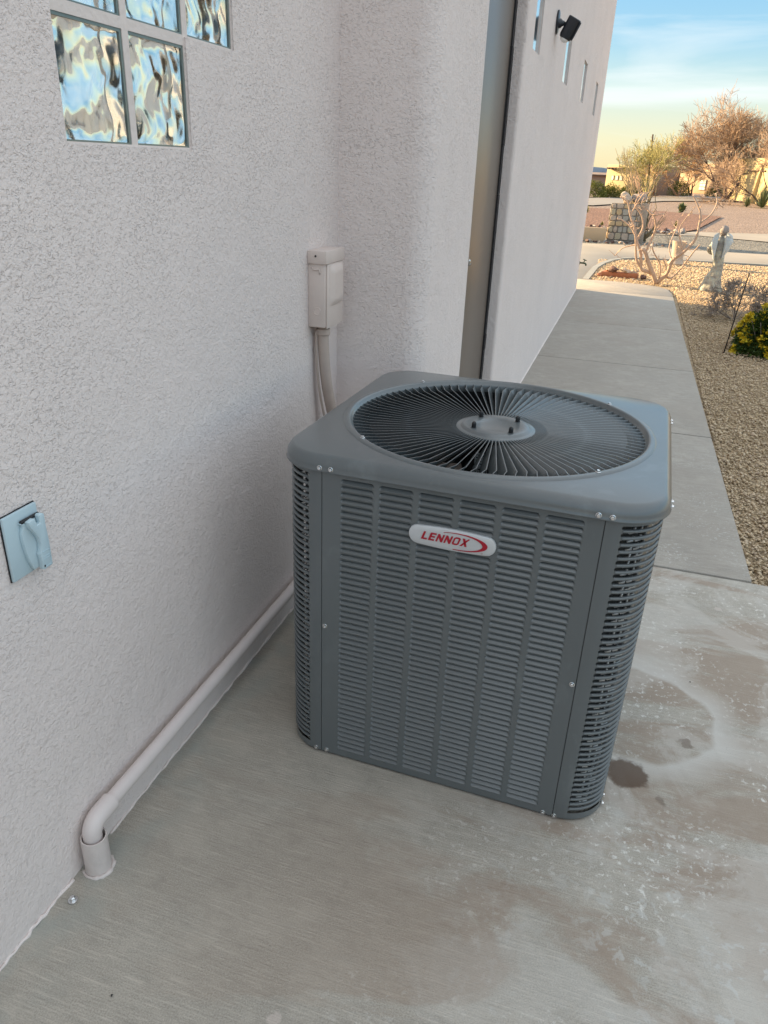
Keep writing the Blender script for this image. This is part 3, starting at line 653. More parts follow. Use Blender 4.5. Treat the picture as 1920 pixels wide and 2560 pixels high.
to3 = lambda x, z: (0.0729*math.cos(R(-100)+x/0.0729), 0.0729*math.sin(R(-100)+x/0.0729), z)
stroke(tx, [((0, 0), (0, 1)), ((0, 1), (.5, 1)), ((.5, 1), (.5, .5)), ((.5, .5), (0, .5)), ((.2, .5), (.55, 0))], (-0.004, 0.732), 0.013, 0.0022, to3)
stroke(tx, [((0, .9), (0, 0)), ((0, 0), (.5, 0)), ((.5, 0), (.5, .9))], (0.006, 0.732), 0.013, 0.0022, to3)
tx.mk('label_print', M['ink'], mlab)
for k in range(3):
    V = []; t0 = R(215)+k*2*PI/3
    for i in range(7):
        r = 0.08+0.24*i/6
        for j in range(5):
            t = t0+(j/4-.5)*(0.75 if i > 1 else 0.5); V.append((r*math.cos(t), r*math.sin(t), 0.735-0.035*(j/4)+0.004*i/6))
    mk('fan_blade', V, [(i*5+j, i*5+j+1, (i+1)*5+j+1, (i+1)*5+j) for i in range(6) for j in range(4)], M['blade'], ac, smooth=True)
hbm = B(); hbm.lathe([(0.01, 0.70), (0.085, 0.70), (0.085, 0.655), (0.01, 0.655)], 24); hbm.mk('fan_hub', M['black'], ac)
# coil: dark finned block just inside the panels
cb = B(); V = []
for (h, z_) in ((0.372, 0.02), (0.372, 0.81)): V += ringpts(h, 0.075, z_)
cb.add(V, [(k, (k+1) % NT, (k+1) % NT+NT, k+NT) for k in range(NT)])
V = []
for (h, z_) in ((0.345, 0.02), (0.345, 0.81)): V += ringpts(h, 0.06, z_)
cb.add(V, [(k+NT, (k+1) % NT+NT, (k+1) % NT, k) for k in range(NT)])
cb.mk('coil', M['coil'], ac, fix=False)
B().lathe([(0.0, 0.03), (0.34, 0.03), (0.34, 0.031)], 40).mk('base_pan', M['interior'], ac)
vb = B(); vb.lathe([(0.363, 0.826), (0.364, 0.72)], 96); vb.mk('venturi', M['interior'], ac, smooth=True, fix=False)
tbs = B()   # return bends of the coil seen through the right-hand corner slots
for (ang0, rr_) in ((-48, 0.092), (-127, 0.092)):
    q = HB-RC; sgn = 1 if ang0 > -90 else -1; cx_, cy_ = sgn*(q+DX), -q; t = R(ang0)
    for k in range(40):
        z_ = 0.035+0.0195*k
        for da in (-0.16, 0.02, 0.20):
            a_ = t+da*1.3; p = (cx_+(rr_-0.012)*math.cos(a_), cy_+(rr_-0.012)*math.sin(a_)); a2 = a_+0.16
            p2 = (cx_+(rr_-0.012)*math.cos(a2), cy_+(rr_-0.012)*math.sin(a2)); mid = ((p[0]+p2[0])/2*1.012, (p[1]+p2[1])/2*1.012)
            tbs.tube([(p[0], p[1], z_), (mid[0], mid[1], z_+0.005), (p2[0], p2[1], z_+0.011)], 0.0032, 5, cap=False)
o = tbs.mk('return_bends', M['alu'], ac, smooth=True); o['kind'] = 'stuff'
for ang, sgn in ((-22, 1), (-158, -1)):
    q = HB-RC; a_ = R(ang); cx_, cy_ = sgn*(q+DX), -q; pl = B()
    for k in range(41):
        z_ = 0.03+0.0192*k; r1, r2 = 0.062, 0.093; da = 0.10
        pl.add([(cx_+r2*math.cos(a_-da), cy_+r2*math.sin(a_-da), z_), (cx_+r2*math.cos(a_+da), cy_+r2*math.sin(a_+da), z_+0.002), (cx_+r2*math.cos(a_+da), cy_+r2*math.sin(a_+da), z_+0.0165), (cx_+r2*math.cos(a_-da), cy_+r2*math.sin(a_-da), z_+0.0145)], [(0, 1, 2, 3)])
    pl.mk('coil_plate', M['alu'], ac)
# front panel with stamped louvers
PZ = 0.01555; Z_TOP = 0.8020; NR = 50; NC = 6; CWD = 0.0782; CP = 0.0904; CX0 = -0.2616; Z_BOT = Z_TOP-NR*PZ
fp = B(); yo = -HB
zlo, zhi = 0.007, 0.8185
xb = [-SEAM]
for c in range(NC): xb += [CX0+c*CP, CX0+c*CP+CWD]
xb.append(SEAM)
def fq(x0, x1, z0, z1): fp.add([(x0, yo, z0), (x1, yo, z0), (x1, yo, z1), (x0, yo, z1)], [(0, 1, 2, 3)])
for i in range(len(xb)-1):
    if i % 2 == 0: fq(xb[i], xb[i+1], zlo, zhi)
    else: fq(xb[i], xb[i+1], zlo, Z_BOT); fq(xb[i], xb[i+1], Z_TOP, zhi)
# turned-in edges at the seams, and depth behind the mullions
for x_ in (-SEAM, SEAM): fp.add([(x_, yo, zlo), (x_, yo+0.012, zlo), (x_, yo+0.012, zhi), (x_, yo, zhi)], [(0, 1, 2, 3)])
front = fp.mk('front_panel', M['ac'], ac, fix=False)
# louver: top edge pushed in, corners rounded, bottom edge proud with a small lip
lu = [0, .012, .03, .055, .09, .5, .91, .945, .97, .988, 1.0]; V = []; F = []
vv = [0.0, 0.25, 0.5, 0.7, 0.86, 1.0]; H_ = PZ
for u in lu:
    e = min(u, 1-u)*CWD; k = min(1, e/0.0058); k = math.sin(k*PI/2)
    drop = 0.0055*(1-k)               # rounded upper corners
    for v in vv:
        z_ = v*(H_-drop)
        dep = 0.0145*k*(v**2.3)-0.0016*k*math.sin(min(1, v*2.2)*PI)*(1 if v < .46 else 0)
        V.append((u*CWD, yo+dep, z_))
    V.append((u*CWD, yo+0.0022*k, -0.0020*k))
nr_ = len(vv)+1
for i in range(len(lu)-1):
    for j in range(len(vv)-1): a = i*nr_+j; F.append((a, a+nr_, a+nr_+1, a+1))
    a = i*nr_; F.append((a+nr_-1, a+2*nr_-1, a+nr_, a))
# spandrels that round the upper corners of each opening, flush with the panel
for side in (0, 1):
    ks = [0, .012, .03, .055, .09] if side == 0 else [1, .988, .97, .945, .91]
    base = len(V)
    for u in ks:
        e = min(u, 1-u)*CWD; k = math.sin(min(1, e/0.0058)*PI/2); V.append((u*CWD, yo-0.0001, H_-0.0055*(1-k))); V.append((u*CWD, yo-0.0001, H_))
    for i in range(len(ks)-1): a = base+2*i; F.append((a, a+2, a+3, a+1) if side == 0 else (a+1, a+3, a+2, a))
louv = None
for c in range(NC):
    for r in range(NR):
        if louv is None: louv = o = mk('louver', V, F, M['ac'], front, smooth=True); o.data.set_sharp_from_angle(angle=R(50))
        else: o = louv.copy(); C.objects.link(o); o.parent = front
        o.location = (CX0+c*CP, 0, Z_BOT+r*PZ)
# added near-black sheet, paints the shade behind the front louvers
B().box((-0.29, -0.381, 0.02), (0.29, -0.379, 0.808)).mk('louver_shade_sheet', M['interior'], ac)
# corner panels with slots; path runs from the front seam round the corner
q = HB-RC; qx = q+DX; s_flat = qx-SEAM-0.0016; s_arc = RC*PI/2; s_tot = 2*s_flat+s_arc
def cpath(s, sgn, off=0.0, back=1):
    if s < s_flat: x, y, nx, ny = SEAM+0.0016+s, -HB, 0, -1
    elif s < s_flat+s_arc: t = (s-s_flat)/RC; x, y, nx, ny = qx+RC*math.sin(t), -q-RC*math.cos(t), math.sin(t), -math.cos(t)
    else: x, y, nx, ny = HB+DX, -q+(s-s_flat-s_arc), 1, 0
    return (sgn*(x+nx*off), back*(y+ny*off))
S0, S1 = 0.0325, s_tot-0.020; SH = 0.0043; NS = 50; ZS = 0.7985
zc = [ZS-k*0.01568 for k in range(NS)]
def halfw(s):
    e = min(s-S0, S1-s)
    if e <= 0: return 0.0
    return SH if e >= SH else math.sqrt(max(0, SH*SH-(SH-e)**2))
for sgn, back, full in ((1, 1, True), (-1, 1, True), (1, -1, False), (-1, -1, False)):
    pb = B()
    e1, e2 = S0+SH, S1-SH
    if not full:
        ss = list(np.linspace(0, s_tot, 18)); V = []
        for s in ss: V += [(*cpath(s, sgn, 0, back), zlo), (*cpath(s, sgn, 0, back), zhi)]
        pb.add(V, [(2*i, 2*i+2, 2*i+3, 2*i+1) for i in range(len(ss)-1)]); pb.mk('corner_panel', M['ac'], ac, smooth=True); continue
    def strip(ss, f0, f1):
        V = []
        for s in ss: p = cpath(s, sgn, 0, back); V += [(*p, f0(s)), (*p, f1(s))]
        pb.add(V, [(2*i, 2*i+2, 2*i+3, 2*i+1) for i in range(len(ss)-1)])
    strip(list(np.linspace(0, S0, 6)), lambda s: zlo, lambda s: zhi); strip(list(np.linspace(S1, s_tot, 5)), lambda s: zlo, lambda s: zhi)
    V = [(*cpath(0, sgn, 0, back), zlo), (*cpath(0, sgn, -0.012, back), zlo), (*cpath(0, sgn, -0.012, back), zhi), (*cpath(0, sgn, 0, back), zhi)]; pb.add(V, [(0, 1, 2, 3)])
    # scalloped slot ends
    for (sa, sb) in ((S0, e1), (e2, S1)):
        ss = [sa+(sb-sa)*k for k in ((0, .06, .2, .45, .72, 1) if sa == S0 else (0, .28, .55, .8, .94, 1))]
        for k in range(NS-1): strip(ss, lambda s: zc[k+1]+halfw(s), lambda s: zc[k]-halfw(s))
    allS = [S0+(e1-S0)*k for k in (0, .06, .2, .45, .72, 1)]+list(np.linspace(e1, e2, 12))[1:-1]+[e2+(S1-e2)*k for k in (0, .28, .55, .8, .94, 1)]
    strip(allS, lambda s: zc[0]+halfw(s), lambda s: zhi); strip(allS, lambda s: zlo, lambda s: zc[-1]-halfw(s))
    pan = pb.mk('corner_panel', M['ac'], ac, smooth=True, fix=True); bm = bmesh.new(); bm.from_mesh(pan.data); bmesh.ops.remove_doubles(bm, verts=bm.verts, dist=1e-5); bmesh.ops.recalc_face_normals(bm, faces=bm.faces); bm.to_mesh(pan.data); bm.free()
    pan.data.set_sharp_from_angle(angle=R(40))
    # bars between the slots, rounded section
    ss = [e1-0.001]+list(np.linspace(e1+0.002, e2-0.002, 12))+[e2+0.001]; hb_ = (0.01568-2*SH)/2
    sec = [(1.0, -0.0045), (1.0, -0.0012), (0.72, 0.0004), (0.25, 0.0011), (-0.25, 0.0011), (-0.72, 0.0004), (-1.0, -0.0012), (-1.0, -0.0045)]
    V = []
    for s in ss:
        for (zz, of) in sec: V.append((*cpath(s, sgn, of, back), zz*hb_))
    ns = len(sec); F = [(i*ns+j, (i+1)*ns+j, (i+1)*ns+j+1, i*ns+j+1) for i in range(len(ss)-1) for j in range(ns-1)]
    bar = None
    for k in range(NS-1):
        if bar is None:
            bar = o = mk('guard_bar', V, F, M['ac'], pan, smooth=True); bm = bmesh.new(); bm.from_mesh(o.data); bmesh.ops.recalc_face_normals(bm, faces=bm.faces); bm.to_mesh(o.data); bm.free()
        else: o = bar.copy(); C.objects.link(o); o.parent = pan
        o.location = (0, 0, (zc[k]+zc[k+1])/2)
# side and rear panels
for (nm, ax_, sg) in (('side_panel', 'x', 1), ('side_panel', 'x', -1), ('rear_panel', 'y', 1)):
    pb = B(); d = (HB+(DX if ax_ == 'x' else 0))*sg
    for k in range(50):
        z0 = Z_BOT+k*PZ
        pr = [(0, z0), (0.008, z0+PZ*0.95)]
        if ax_ == 'x': pb.add([(d, -0.26, z0), (d, 0.26, z0), (d-sg*0.008, 0.26, z0+PZ*.95), (d-sg*0.008, -0.26, z0+PZ*.95)], [(0, 1, 2, 3)])
        else: pb.add([(-0.26, d, z0), (0.26, d, z0), (0.26, d-0.008, z0+PZ*.95), (-0.26, d-0.008, z0+PZ*.95)], [(0, 1, 2, 3)])
    for (a, c, z0, z1) in ((-SEAM, -0.26, zlo, zhi), (0.26, SEAM, zlo, zhi), (-0.26, 0.26, zlo, Z_BOT), (-0.26, 0.26, Z_TOP, zhi)):
        if ax_ == 'x': pb.add([(d, a, z0), (d, c, z0), (d, c, z1), (d, a, z1)], [(0, 1, 2, 3)])
        else: pb.add([(a, d, z0), (c, d, z0), (c, d, z1), (a, d, z1)], [(0, 1, 2, 3)])
    pb.mk(nm, M['ac'], ac, fix=False)
# recessed base rim under the panels, near-black to paint the contact shade
brm = B(); V = []
for (h, z_) in ((HB-0.006, 0.0), (HB-0.006, 0.02)): V += ringpts(h, RC-0.006, z_)
brm.add(V, [(k, (k+1) % NT, (k+1) % NT+NT, k+NT) for k in range(NT)]); brm.mk('base_rim', M['interior'], ac, fix=False)
# screws
def screw_mesh(b, n=6):
    b.lathe([(0.0062, 0.0), (0.0062, 0.0009), (0.0048, 0.0016)], 16).lathe([(0.0041, 0.0014), (0.0041, 0.0042), (0.0034, 0.0048), (0.0015, 0.0044), (0.0001, 0.0044)], 6); return b
sm = screw_mesh(B()).mk('screw', M['zinc'], ac, fix=True, auto=30)
spots = [((x, -(HB+0.0095), 0.8235), (R(90), 0, 0)) for x in (-0.3085, -0.2820, 0.2921, 0.3192)]
spots += [((x, -HB, z), (R(90), 0, 0)) for x, z in ((-0.2915, 0.0135), (-0.3215, 0.0120), (0.2841, 0.0105), (0.3115, 0.0098), (-0.298, 0.405), (0.2987, 0.4035))]
spots += [((HB+DX+0.0095, y, 0.8235), (0, R(90), 0)) for y in (-0.3085, -0.282, 0.282, 0.3085)]
spots += [((HB+DX, y, 0.012), (0, R(90), 0)) for y in (-0.32, -0.29)]
for k in range(4):
    t = 3.9506+k*PI/2; spots.append(((0.378*math.cos(t), 0.378*math.sin(t), 0.8565), (0, 0, 0.3*k)))
for k, (p, rt) in enumerate(spots):
    o = sm if k == 0 else sm.copy()
    if k: C.objects.link(o)
    o.location = p; o.rotation_euler = rt
# badge
def badge_half(x):
    t = x/0.0985; return 0.0207+0.0052*(1-t*t)
outl = []
for k in range(13): x = -0.078+0.156*k/12; outl.append((x, badge_half(x)))
for k in range(1, 8): t = PI/2*(1-k/4.0); outl.append((0.078+0.0195*math.cos(t), 0.0225*math.sin(t)))
for k in range(13): x = 0.078-0.156*k/12; outl.append((x, -badge_half(x)))
for k in range(1, 8): t = -PI/2-PI/2*k/4.0; outl.append((-0.078+0.0195*math.cos(t), 0.0225*math.sin(t)))
bv = []; levels = [(1.0, 0.0), (1.0, 0.0025), (0.975, 0.0042), (0.90, 0.0052), (0.6, 0.0060), (0.25, 0.0063)]
for (k, d) in levels: bv += [(x*(1-(1-k)*0.35 if k > .89 else k), -HB-0.001-d, 0.7055+z*k) for x, z in outl]
n = len(outl); bf = [(i*n+k, i*n+(k+1) % n, (i+1)*n+(k+1) % n, (i+1)*n+k) for i in range(len(levels)-1) for k in range(n)]+[tuple((len(levels)-1)*n+k for k in range(n))]
bo = B(); bo.add(bv, bf); badge = bo.mk('badge', M['silver'], ac, auto=35)
def letter(segs_polys, x0, lb):
    for poly in segs_polys:
        lb.prism([((x0+p[0])+p[1]*0.33, p[1]) for p in poly], -HB-0.0088, -HB-0.0062, 'y')
lw = 0.0047; LH = 0.0185; W_ = 0.0150
Lp = [[(0, 0), (lw, 0), (lw, LH), (0, LH)], [(lw, 0), (W_*.86, 0), (W_*.86, 0.0033), (lw, 0.0033)]]
Ep = [[(0, 0), (lw, 0), (lw, LH), (0, LH)], [(lw, 0), (W_*.9, 0), (W_*.9, 0.0033), (lw, 0.0033)], [(lw, LH-0.0033), (W_*.9, LH-0.0033), (W_*.9, LH), (lw, LH)], [(lw, LH*.5-0.0015), (W_*.84, LH*.5-0.0015), (W_*.84, LH*.5+0.0015), (lw, LH*.5+0.0015)]]
Np = [[(0, 0), (0.0040, 0), (0.0040, LH), (0, LH)], [(0.0040, LH), (0.0040, LH*.60), (W_-0.0040, 0), (W_-0.0040, LH*.40)], [(W_-0.0040, 0), (W_, 0), (W_, LH), (W_-0.0040, LH)]]
Np[1] = [(0.0040, LH*.55), (W_-0.0040, 0), (W_-0.0040, LH*.45), (0.0040, LH)]
oo = 0.0038; c = 0.003
Op = [[(0, c), (oo, c+.001), (oo, LH-c-.001), (0, LH-c)], [(W_-oo, c+.001), (W_, c), (W_, LH-c), (W_-oo, LH-c-.001)],
      [(0, c), (c, 0), (W_-c, 0), (W_, c), (W_-oo, c+.001), (W_-oo-.001, 0.003), (oo+.001, 0.003), (oo, c+.001)],
      [(oo, LH-c-.001), (oo+.001, LH-.003), (W_-oo-.001, LH-.003), (W_-oo, LH-c-.001), (W_, LH-c), (W_-c, LH), (c, LH), (0, LH-c)]]
xw = W_*1.05
Xp_ = [[(0, 0), (0.0048, 0), (xw, LH), (xw-0.0040, LH)], [(xw-0.0048, 0), (xw, 0), (0.0052, LH), (0, LH)]]
lb2 = B(); xx = -0.0680
for P_, adv in ((Lp, 0.0158), (Ep, 0.0168), (Np, 0.0180), (Np, 0.0180), (Op, 0.0180), (Xp_, 0.0)):
    letter(P_, xx, lb2); xx += adv
le = lb2.mk('lettering', M['red'], badge); le.location = (0, 0, 0.6975)
sb = B()   # swoosh: crescent opening to the left
def crescent(t0, t1, n=40):
    O_, I_ = [], []
    for k in range(n+1):
        f = k/n; t = t0+(t1-t0)*f; thick = math.sin(f*PI)**1.25
        O_.append((0.0155+0.0640*math.cos(t), 0.7052+0.0200*math.sin(t)+0.0*t)); th_ = 0.0010+0.0100*thick
        I_.append((0.0155+(0.0640-th_)*math.cos(t), 0.7052+(0.0200-0.0004-0.0026*thick)*math.sin(t)))
    return O_, I_
Oc, Ic = crescent(R(122), R(-100))
V = []
for (x, z) in zip(Oc, Ic): V += [(x[0], -HB-0.0086, x[1]), (z[0], -HB-0.0086, z[1]), (x[0], -HB-0.0055, x[1]), (z[0], -HB-0.0055, z[1])]
n = len(Oc)
sb.add(V, [q_ for i in range(n-1) for q_ in ((4*i, 4*i+1, 4*i+5, 4*i+4), (4*i, 4*i+4, 4*i+6, 4*i+2), (4*i+1, 4*i+3, 4*i+7, 4*i+5))])
sb.mk('swoosh', M['red'], badge, fix=False)
rg = B(); rg.lathe([(0.0013, -HB-0.0078), (0.0017, -HB-0.0078)], 14, (0.0685, 0, 0.6885), 'y'); rg.mk('registered_mark', M['red'], badge)

# ================================================================ THINGS ON THE WALLS
# drain pipe along the foot of the wall
dp = empty('drain_pipe', (0.03, -1.53, 0)); tag(dp, 'painted white drain pipe running low along the stucco wall into a short standpipe', 'pipe')
def L_(p): return (p[0]-0.03, p[1]+1.53, p[2])
B().tube([L_((0.030, -1.475+0.16*k, 0.127-0.0009*k)) for k in range(10)], 0.0172, 20).mk('pipe', M['pvc'], dp, smooth=True, fix=True, auto=40)
el = [(0.031, -1.465, 0.1275), (0.031, -1.505, 0.1275)]+[(0.031, -1.505-0.028*math.sin(t), 0.0995+0.028*math.cos(t)) for t in np.linspace(0, PI/2, 8)[1:]]+[(0.0315, -1.533, 0.05)]
B().tube([L_(p) for p in el], [0.0222, 0.0220]+[0.0212]*5+[0.0208, 0.0204, 0.0200], 24).mk('elbow', M['pvc'], dp, auto=50)
sp_ = B(); sp_.lathe([(0.0285, -0.004), (0.0280, 0.02), (0.0278, 0.092), (0.0272, 0.0945), (0.0246, 0.0945), (0.0240, 0.09), (0.0238, 0.02)], 28, (0.003, -0.003, 0)); sp_.mk('standpipe', M['pvc2'], dp, auto=40)
cl = B(); pts = [(0.003+0.031*math.cos(t), -0.003+0.031*math.sin(t), 0.0) for t in np.linspace(-2.4, 1.9, 26)]
cl.tube(pts, [rs_.uniform(0.003, 0.007) for _ in pts], 6); cl.mk('caulk', M['pvc2'], dp, smooth=True)

# electrical disconnect box with conduit
db = empty('disconnect_box', (0, -0.186, 1.075)); tag(db, 'painted metal electrical disconnect box mounted beside the wall corner', 'electrical box')
def dbx(b, x0, x1, y0, y1, z0, z1): b.box((x0, y0+0.186, z0-1.075), (x1, y1+0.186, z1-1.075)); return b
dbx(B(), 0.0, 0.056, -0.256, -0.112, 0.958, 1.16).mk('box_body', M['boxpaint'], db, bevel=0.0025)
dbx(B(), 0.0, 0.063, -0.262, -0.106, 1.150, 1.188).mk('box_lid', M['boxpaint'], db, bevel=0.002)
dbx(B(), 0.0565, 0.0610, -0.247, -0.108, 0.954, 1.149).mk('box_door', M['boxpaint'], db, bevel=0.0015)
rv = B(); V = []; n = 14
for i in range(n+1):
    for j in range(n+1):
        a, c_ = i/n, j/n; e = min(1, min(a, 1-a)/0.2); e2 = min(1, min(c_, 1-c_)/0.13); k = (e*e*(3-2*e))*(e2*e2*(3-2*e2))
        V.append((0.0612+0.0105*k, -0.232+0.118*a+0.186, 1.020+0.125*c_-1.075))
rv.add(V, [(i*(n+1)+j, (i+1)*(n+1)+j, (i+1)*(n+1)+j+1, i*(n+1)+j+1) for i in range(n) for j in range(n)]); rv.mk('raised_pull_cover', M['boxpaint'], db, smooth=True)
ko = B(); ko.lathe([(0.0125, -0.0006), (0.0125, 0.0010), (0.0105, 0.0014), (0.0100, 0.0002), (0.001, 0.0002)], 20, (0.03, 0, 0), 'y'); o = ko.mk('knockout', M['boxpaint'], db, smooth=False); o.location = (0, -0.0705, 1.008-1.075); o.scale = (1, -1, 1)
ht = B(); ht.tube([(0.012, -0.0712, 0.064), (0.018, -0.0718, 0.058), (0.030, -0.0718, 0.057), (0.038, -0.0716, 0.060), (0.040, -0.0712, 0.045)], 0.0022, 6); ht.mk('hasp', M['boxpaint'], db, smooth=True)
sc2 = B(); sc2.lathe([(0.003, 0.0), (0.003, -0.002), (0.0005, -0.0025)], 10, (0.028, -0.0765, 0.098), 'y'); sc2.mk('lid_screw', M['rubber'], db)
cn = empty('conduit', (0.032, -0.21, 0.95)); tag(cn, 'flexible tan conduit curving down from the disconnect box behind the unit', 'conduit')
cf = B(); cf.lathe([(0.0165, 0.008), (0.0165, -0.002), (0.0225, -0.003), (0.0230, -0.020), (0.0205, -0.024), (0.0165, -0.025)], 20)
o = cf.mk('conduit_fitting', M['conduit'], cn, auto=30)
def bez(p0, p1, p2, p3, n):
    p0, p1, p2, p3 = map(Vector, (p0, p1, p2, p3)); return [(p0*(1-t)**3+p1*3*t*(1-t)**2+p2*3*t*t*(1-t)+p3*t**3) for t in [k/n for k in range(n+1)]]
cp = bez((0, 0, -0.018), (0.004, 0.0, -0.17), (0.01, 0.03, -0.30), (0.06, 0.13, -0.55), 150)
B().tube(cp, [0.0176+0.0008*(k % 2) for k in range(len(cp))], 14).mk('flexible_tube', M['conduit'], cn, smooth=True)
wr = bez((-0.018, -0.014, -0.01), (-0.018, -0.016, -0.18), (-0.012, 0.008, -0.30), (0.035, 0.110, -0.56), 40)
B().tube(wr, 0.0042, 8).mk('thin_cable', M['conduit'], cn, smooth=True)

# weatherproof outlet cover
oc = empty('outlet_cover', (0, -1.543, 0.812)); tag(oc, 'pale blue weatherproof outlet cover on the left wall', 'outlet cover')
Wd, Hd = 0.0795, 0.122
def P2(u, v): return (-Wd/2+u*Wd, Hd/2-v*Hd)
B().box((0.001, -Wd/2-0.0012, -Hd/2-0.0012), (0.0028, Wd/2+0.0012, Hd/2+0.0012)).mk('gasket', M['rubber'], oc)
B().box((0.002, -Wd/2, -Hd/2), (0.0085, Wd/2, Hd/2)).mk('cover_plate', M['outlet'], oc, bevel=0.0018)
body = [P2(u, v) for u, v in ((.36, .17), (.43, .22), (.37, .30), (.36, .42), (.38, .6), (.44, .78), (.53, .955), (.97, .955), (.985, .6), (.97, .3), (.93, .17))]
B().prism(body, 0.008, 0.0165, 'x').mk('hinge_base', M['outlet'], oc, bevel=0.0022)
lid = [P2(u, v) for u, v in ((.46, .155), (.50, .25), (.60, .36), (.68, .46), (.71, .56), (.69, .66), (.64, .72), (.66, .80), (.66, .985), (.96, .985), (.97, .62), (.95, .36), (.95, .14), (.84, .115), (.78, .135), (.80, .25), (.70, .26), (.66, .14))]
B().prism(lid, 0.0162, 0.0265, 'x').mk('flap', M['outlet'], oc, bevel=0.0022)
bx = P2(.43, .165)
B().tube([(0.014, *P2(.40, .155)), (0.014, *P2(.93, .155))], 0.0035, 10).mk('hinge_pin', M['black'], oc, smooth=True)
pnl = B()
for (va, vb_) in ((.70, .79), (.82, .95)):
    (ya, za), (yb, zb) = P2(.70, va), P2(.93, vb_)
    for (p_, q_) in (((ya, za), (yb, za-0.0009)), ((ya, zb), (yb, zb+0.0009)), ((yb-0.0009, zb), (yb, za))): pnl.box((0.0262, min(p_[0], q_[0]), min(p_[1], q_[1])), (0.0272, max(p_[0], q_[0]), max(p_[1], q_[1])))
pnl.mk('embossed_frame', M['outlet'], oc)
ya, za = P2(.69, .915); B().box((0.0262, ya, za-0.004), (0.0270, ya+0.003, za)).mk('dark_mark', M['black'], oc)

# security camera on the long wall
sc = empty('security_camera', (XP, 2.70, 2.21)); tag(sc, 'black spotlight security camera mounted high on the long stucco wall', 'security camera')
pl = B(); pl.lathe([(0.0, 0.002), (0.046, 0.002), (0.046, 0.010), (0.040, 0.013), (0.0, 0.013)], 28, (0, 0, 0), 'x'); o = pl.mk('mount_plate', M['cam'], sc, auto=35); o.scale = (1, 1, 1.32)
ar = B(); ar.lathe([(0.026, 0.012), (0.024, 0.024), (0.015, 0.034), (0.012, 0.044)], 20, (0, 0, -0.006), 'x').tube([(0.04, 0, -0.006), (0.058, 0, -0.009), (0.074, 0, -0.014)], [0.010, 0.007, 0.012], 12); ar.mk('mount_arm', M['cam'], sc, smooth=True)
axd = Vector((-0.50, 0.10, -1.0)).normalized(); c0 = Vector((0.105, -0.005, 0.020)); xd = Vector((1, 0.3, 0)); xd = (xd-axd*xd.dot(axd)).normalized(); yd = axd.cross(xd)
def frame(o, org): o.matrix_local = Matrix(((xd.x, yd.x, axd.x, org.x), (xd.y, yd.y, axd.y, org.y), (xd.z, yd.z, axd.z, org.z), (0, 0, 0, 1)))
bh = B(); bh.lathe([(0.0, 0.0), (0.031, 0.001), (0.0345, 0.005), (0.0345, 0.098), (0.030, 0.112), (0.022, 0.116), (0.0, 0.116)], 28); o = bh.mk('camera_body', M['cam'], sc, auto=35); frame(o, c0); o.scale = (1.12, 0.85, 1)
fc = B(); fc.add([(0.0400, -0.018, 0.012), (0.0400, 0.018, 0.012), (0.0400, 0.018, 0.100), (0.0400, -0.018, 0.100)], [(0, 1, 2, 3)])
fcb = B(); fcb.box((0.030, -0.0255, 0.006), (0.0405, 0.0255, 0.104)); o = fcb.mk('front_plate', M['cam'], sc, bevel=0.004); frame(o, c0)
for y_ in (-0.0165, 0.0165):
    o = B().box((0.040, y_-0.0055, 0.014), (0.0418, y_+0.0055, 0.092)).mk('light_strip', M['camface'], sc, bevel=0.001); frame(o, c0)
ln = B(); ln.lathe([(0.009, 0.0400), (0.009, 0.0425), (0.0, 0.0425)], 18, (0, 0, 0.035), 'x'); o = ln.mk('lens', M['black'], sc); frame(o, c0)
dm = B(); dm.lathe([(0.027*math.cos(t), 0.112+0.022*math.sin(t)) for t in np.linspace(0, PI/2, 7)], 24); o = dm.mk('sensor_dome', M['dome'], sc, smooth=True); frame(o, c0)

# garden faucet at the far end of the wall
fa = empty('garden_faucet', (XP, 8.09, 0.34)); tag(fa, 'small weathered garden faucet at the far end of the long wall', 'faucet')
fb = B(); fb.lathe([(0.022, 0.0), (0.022, 0.005), (0.011, 0.006)], 14, ax='x').tube([(0, 0, 0), (0.05, 0, 0), (0.075, 0, -0.005), (0.088, 0, -0.03)], [0.010, 0.012, 0.011, 0.012], 8).tube([(0.05, 0, 0.0), (0.062, 0, 0.035)], 0.006, 8)
fb.mk('spout', M['brass'], fa, smooth=True)
hw = B(); hw.tube([(0.062+0.022*math.cos(t), 0.022*math.sin(t), 0.040-0.007*math.cos(t)) for t in np.linspace(0, 2*PI, 13)], 0.0045, 6).tube([(0.04, 0, 0.047), (0.084, 0, 0.033)], 0.0045, 6)
hw.mk('valve_handle', M['brass'], fa, smooth=True)

# loose bits on the patio
ab = B(); ab.lathe([(0.010, 0.0), (0.010, 0.0025), (0.006, 0.003)], 14).lathe([(0.0065, 0.0025), (0.0065, 0.010), (0.004, 0.012), (0.0002, 0.012)], 6)
o = ab.mk('anchor_bolt', M['zinc'], None, auto=30); o.location = (0.035, -1.622, 0); tag(o, 'small rusty anchor bolt head in the concrete near the wall foot', 'bolt')
bits = [(0.233, -1.765, 0.005, 'black', 'tiny black pebble lying on bare concrete in the bottom left foreground'),
        (0.335, -0.78, 0.006, 'rock', 'tiny pale chip lying on the concrete left of the unit'),
        (1.60, -0.28, 0.009, 'redrock', 'dry brown leaf scrap on the slab at the right edge'),
        (1.33, -0.36, 0.005, 'black', 'tiny dark pebble on the slab beyond the water line')]
for k, (x, y, r, mt, lab) in enumerate(bits):
    o = rock('pebble', (x, y, r*0.4), (r, r*0.8, r*0.6), M[mt], 90+k, 1); tag(o, lab, 'pebble', 'loose bits on the patio')

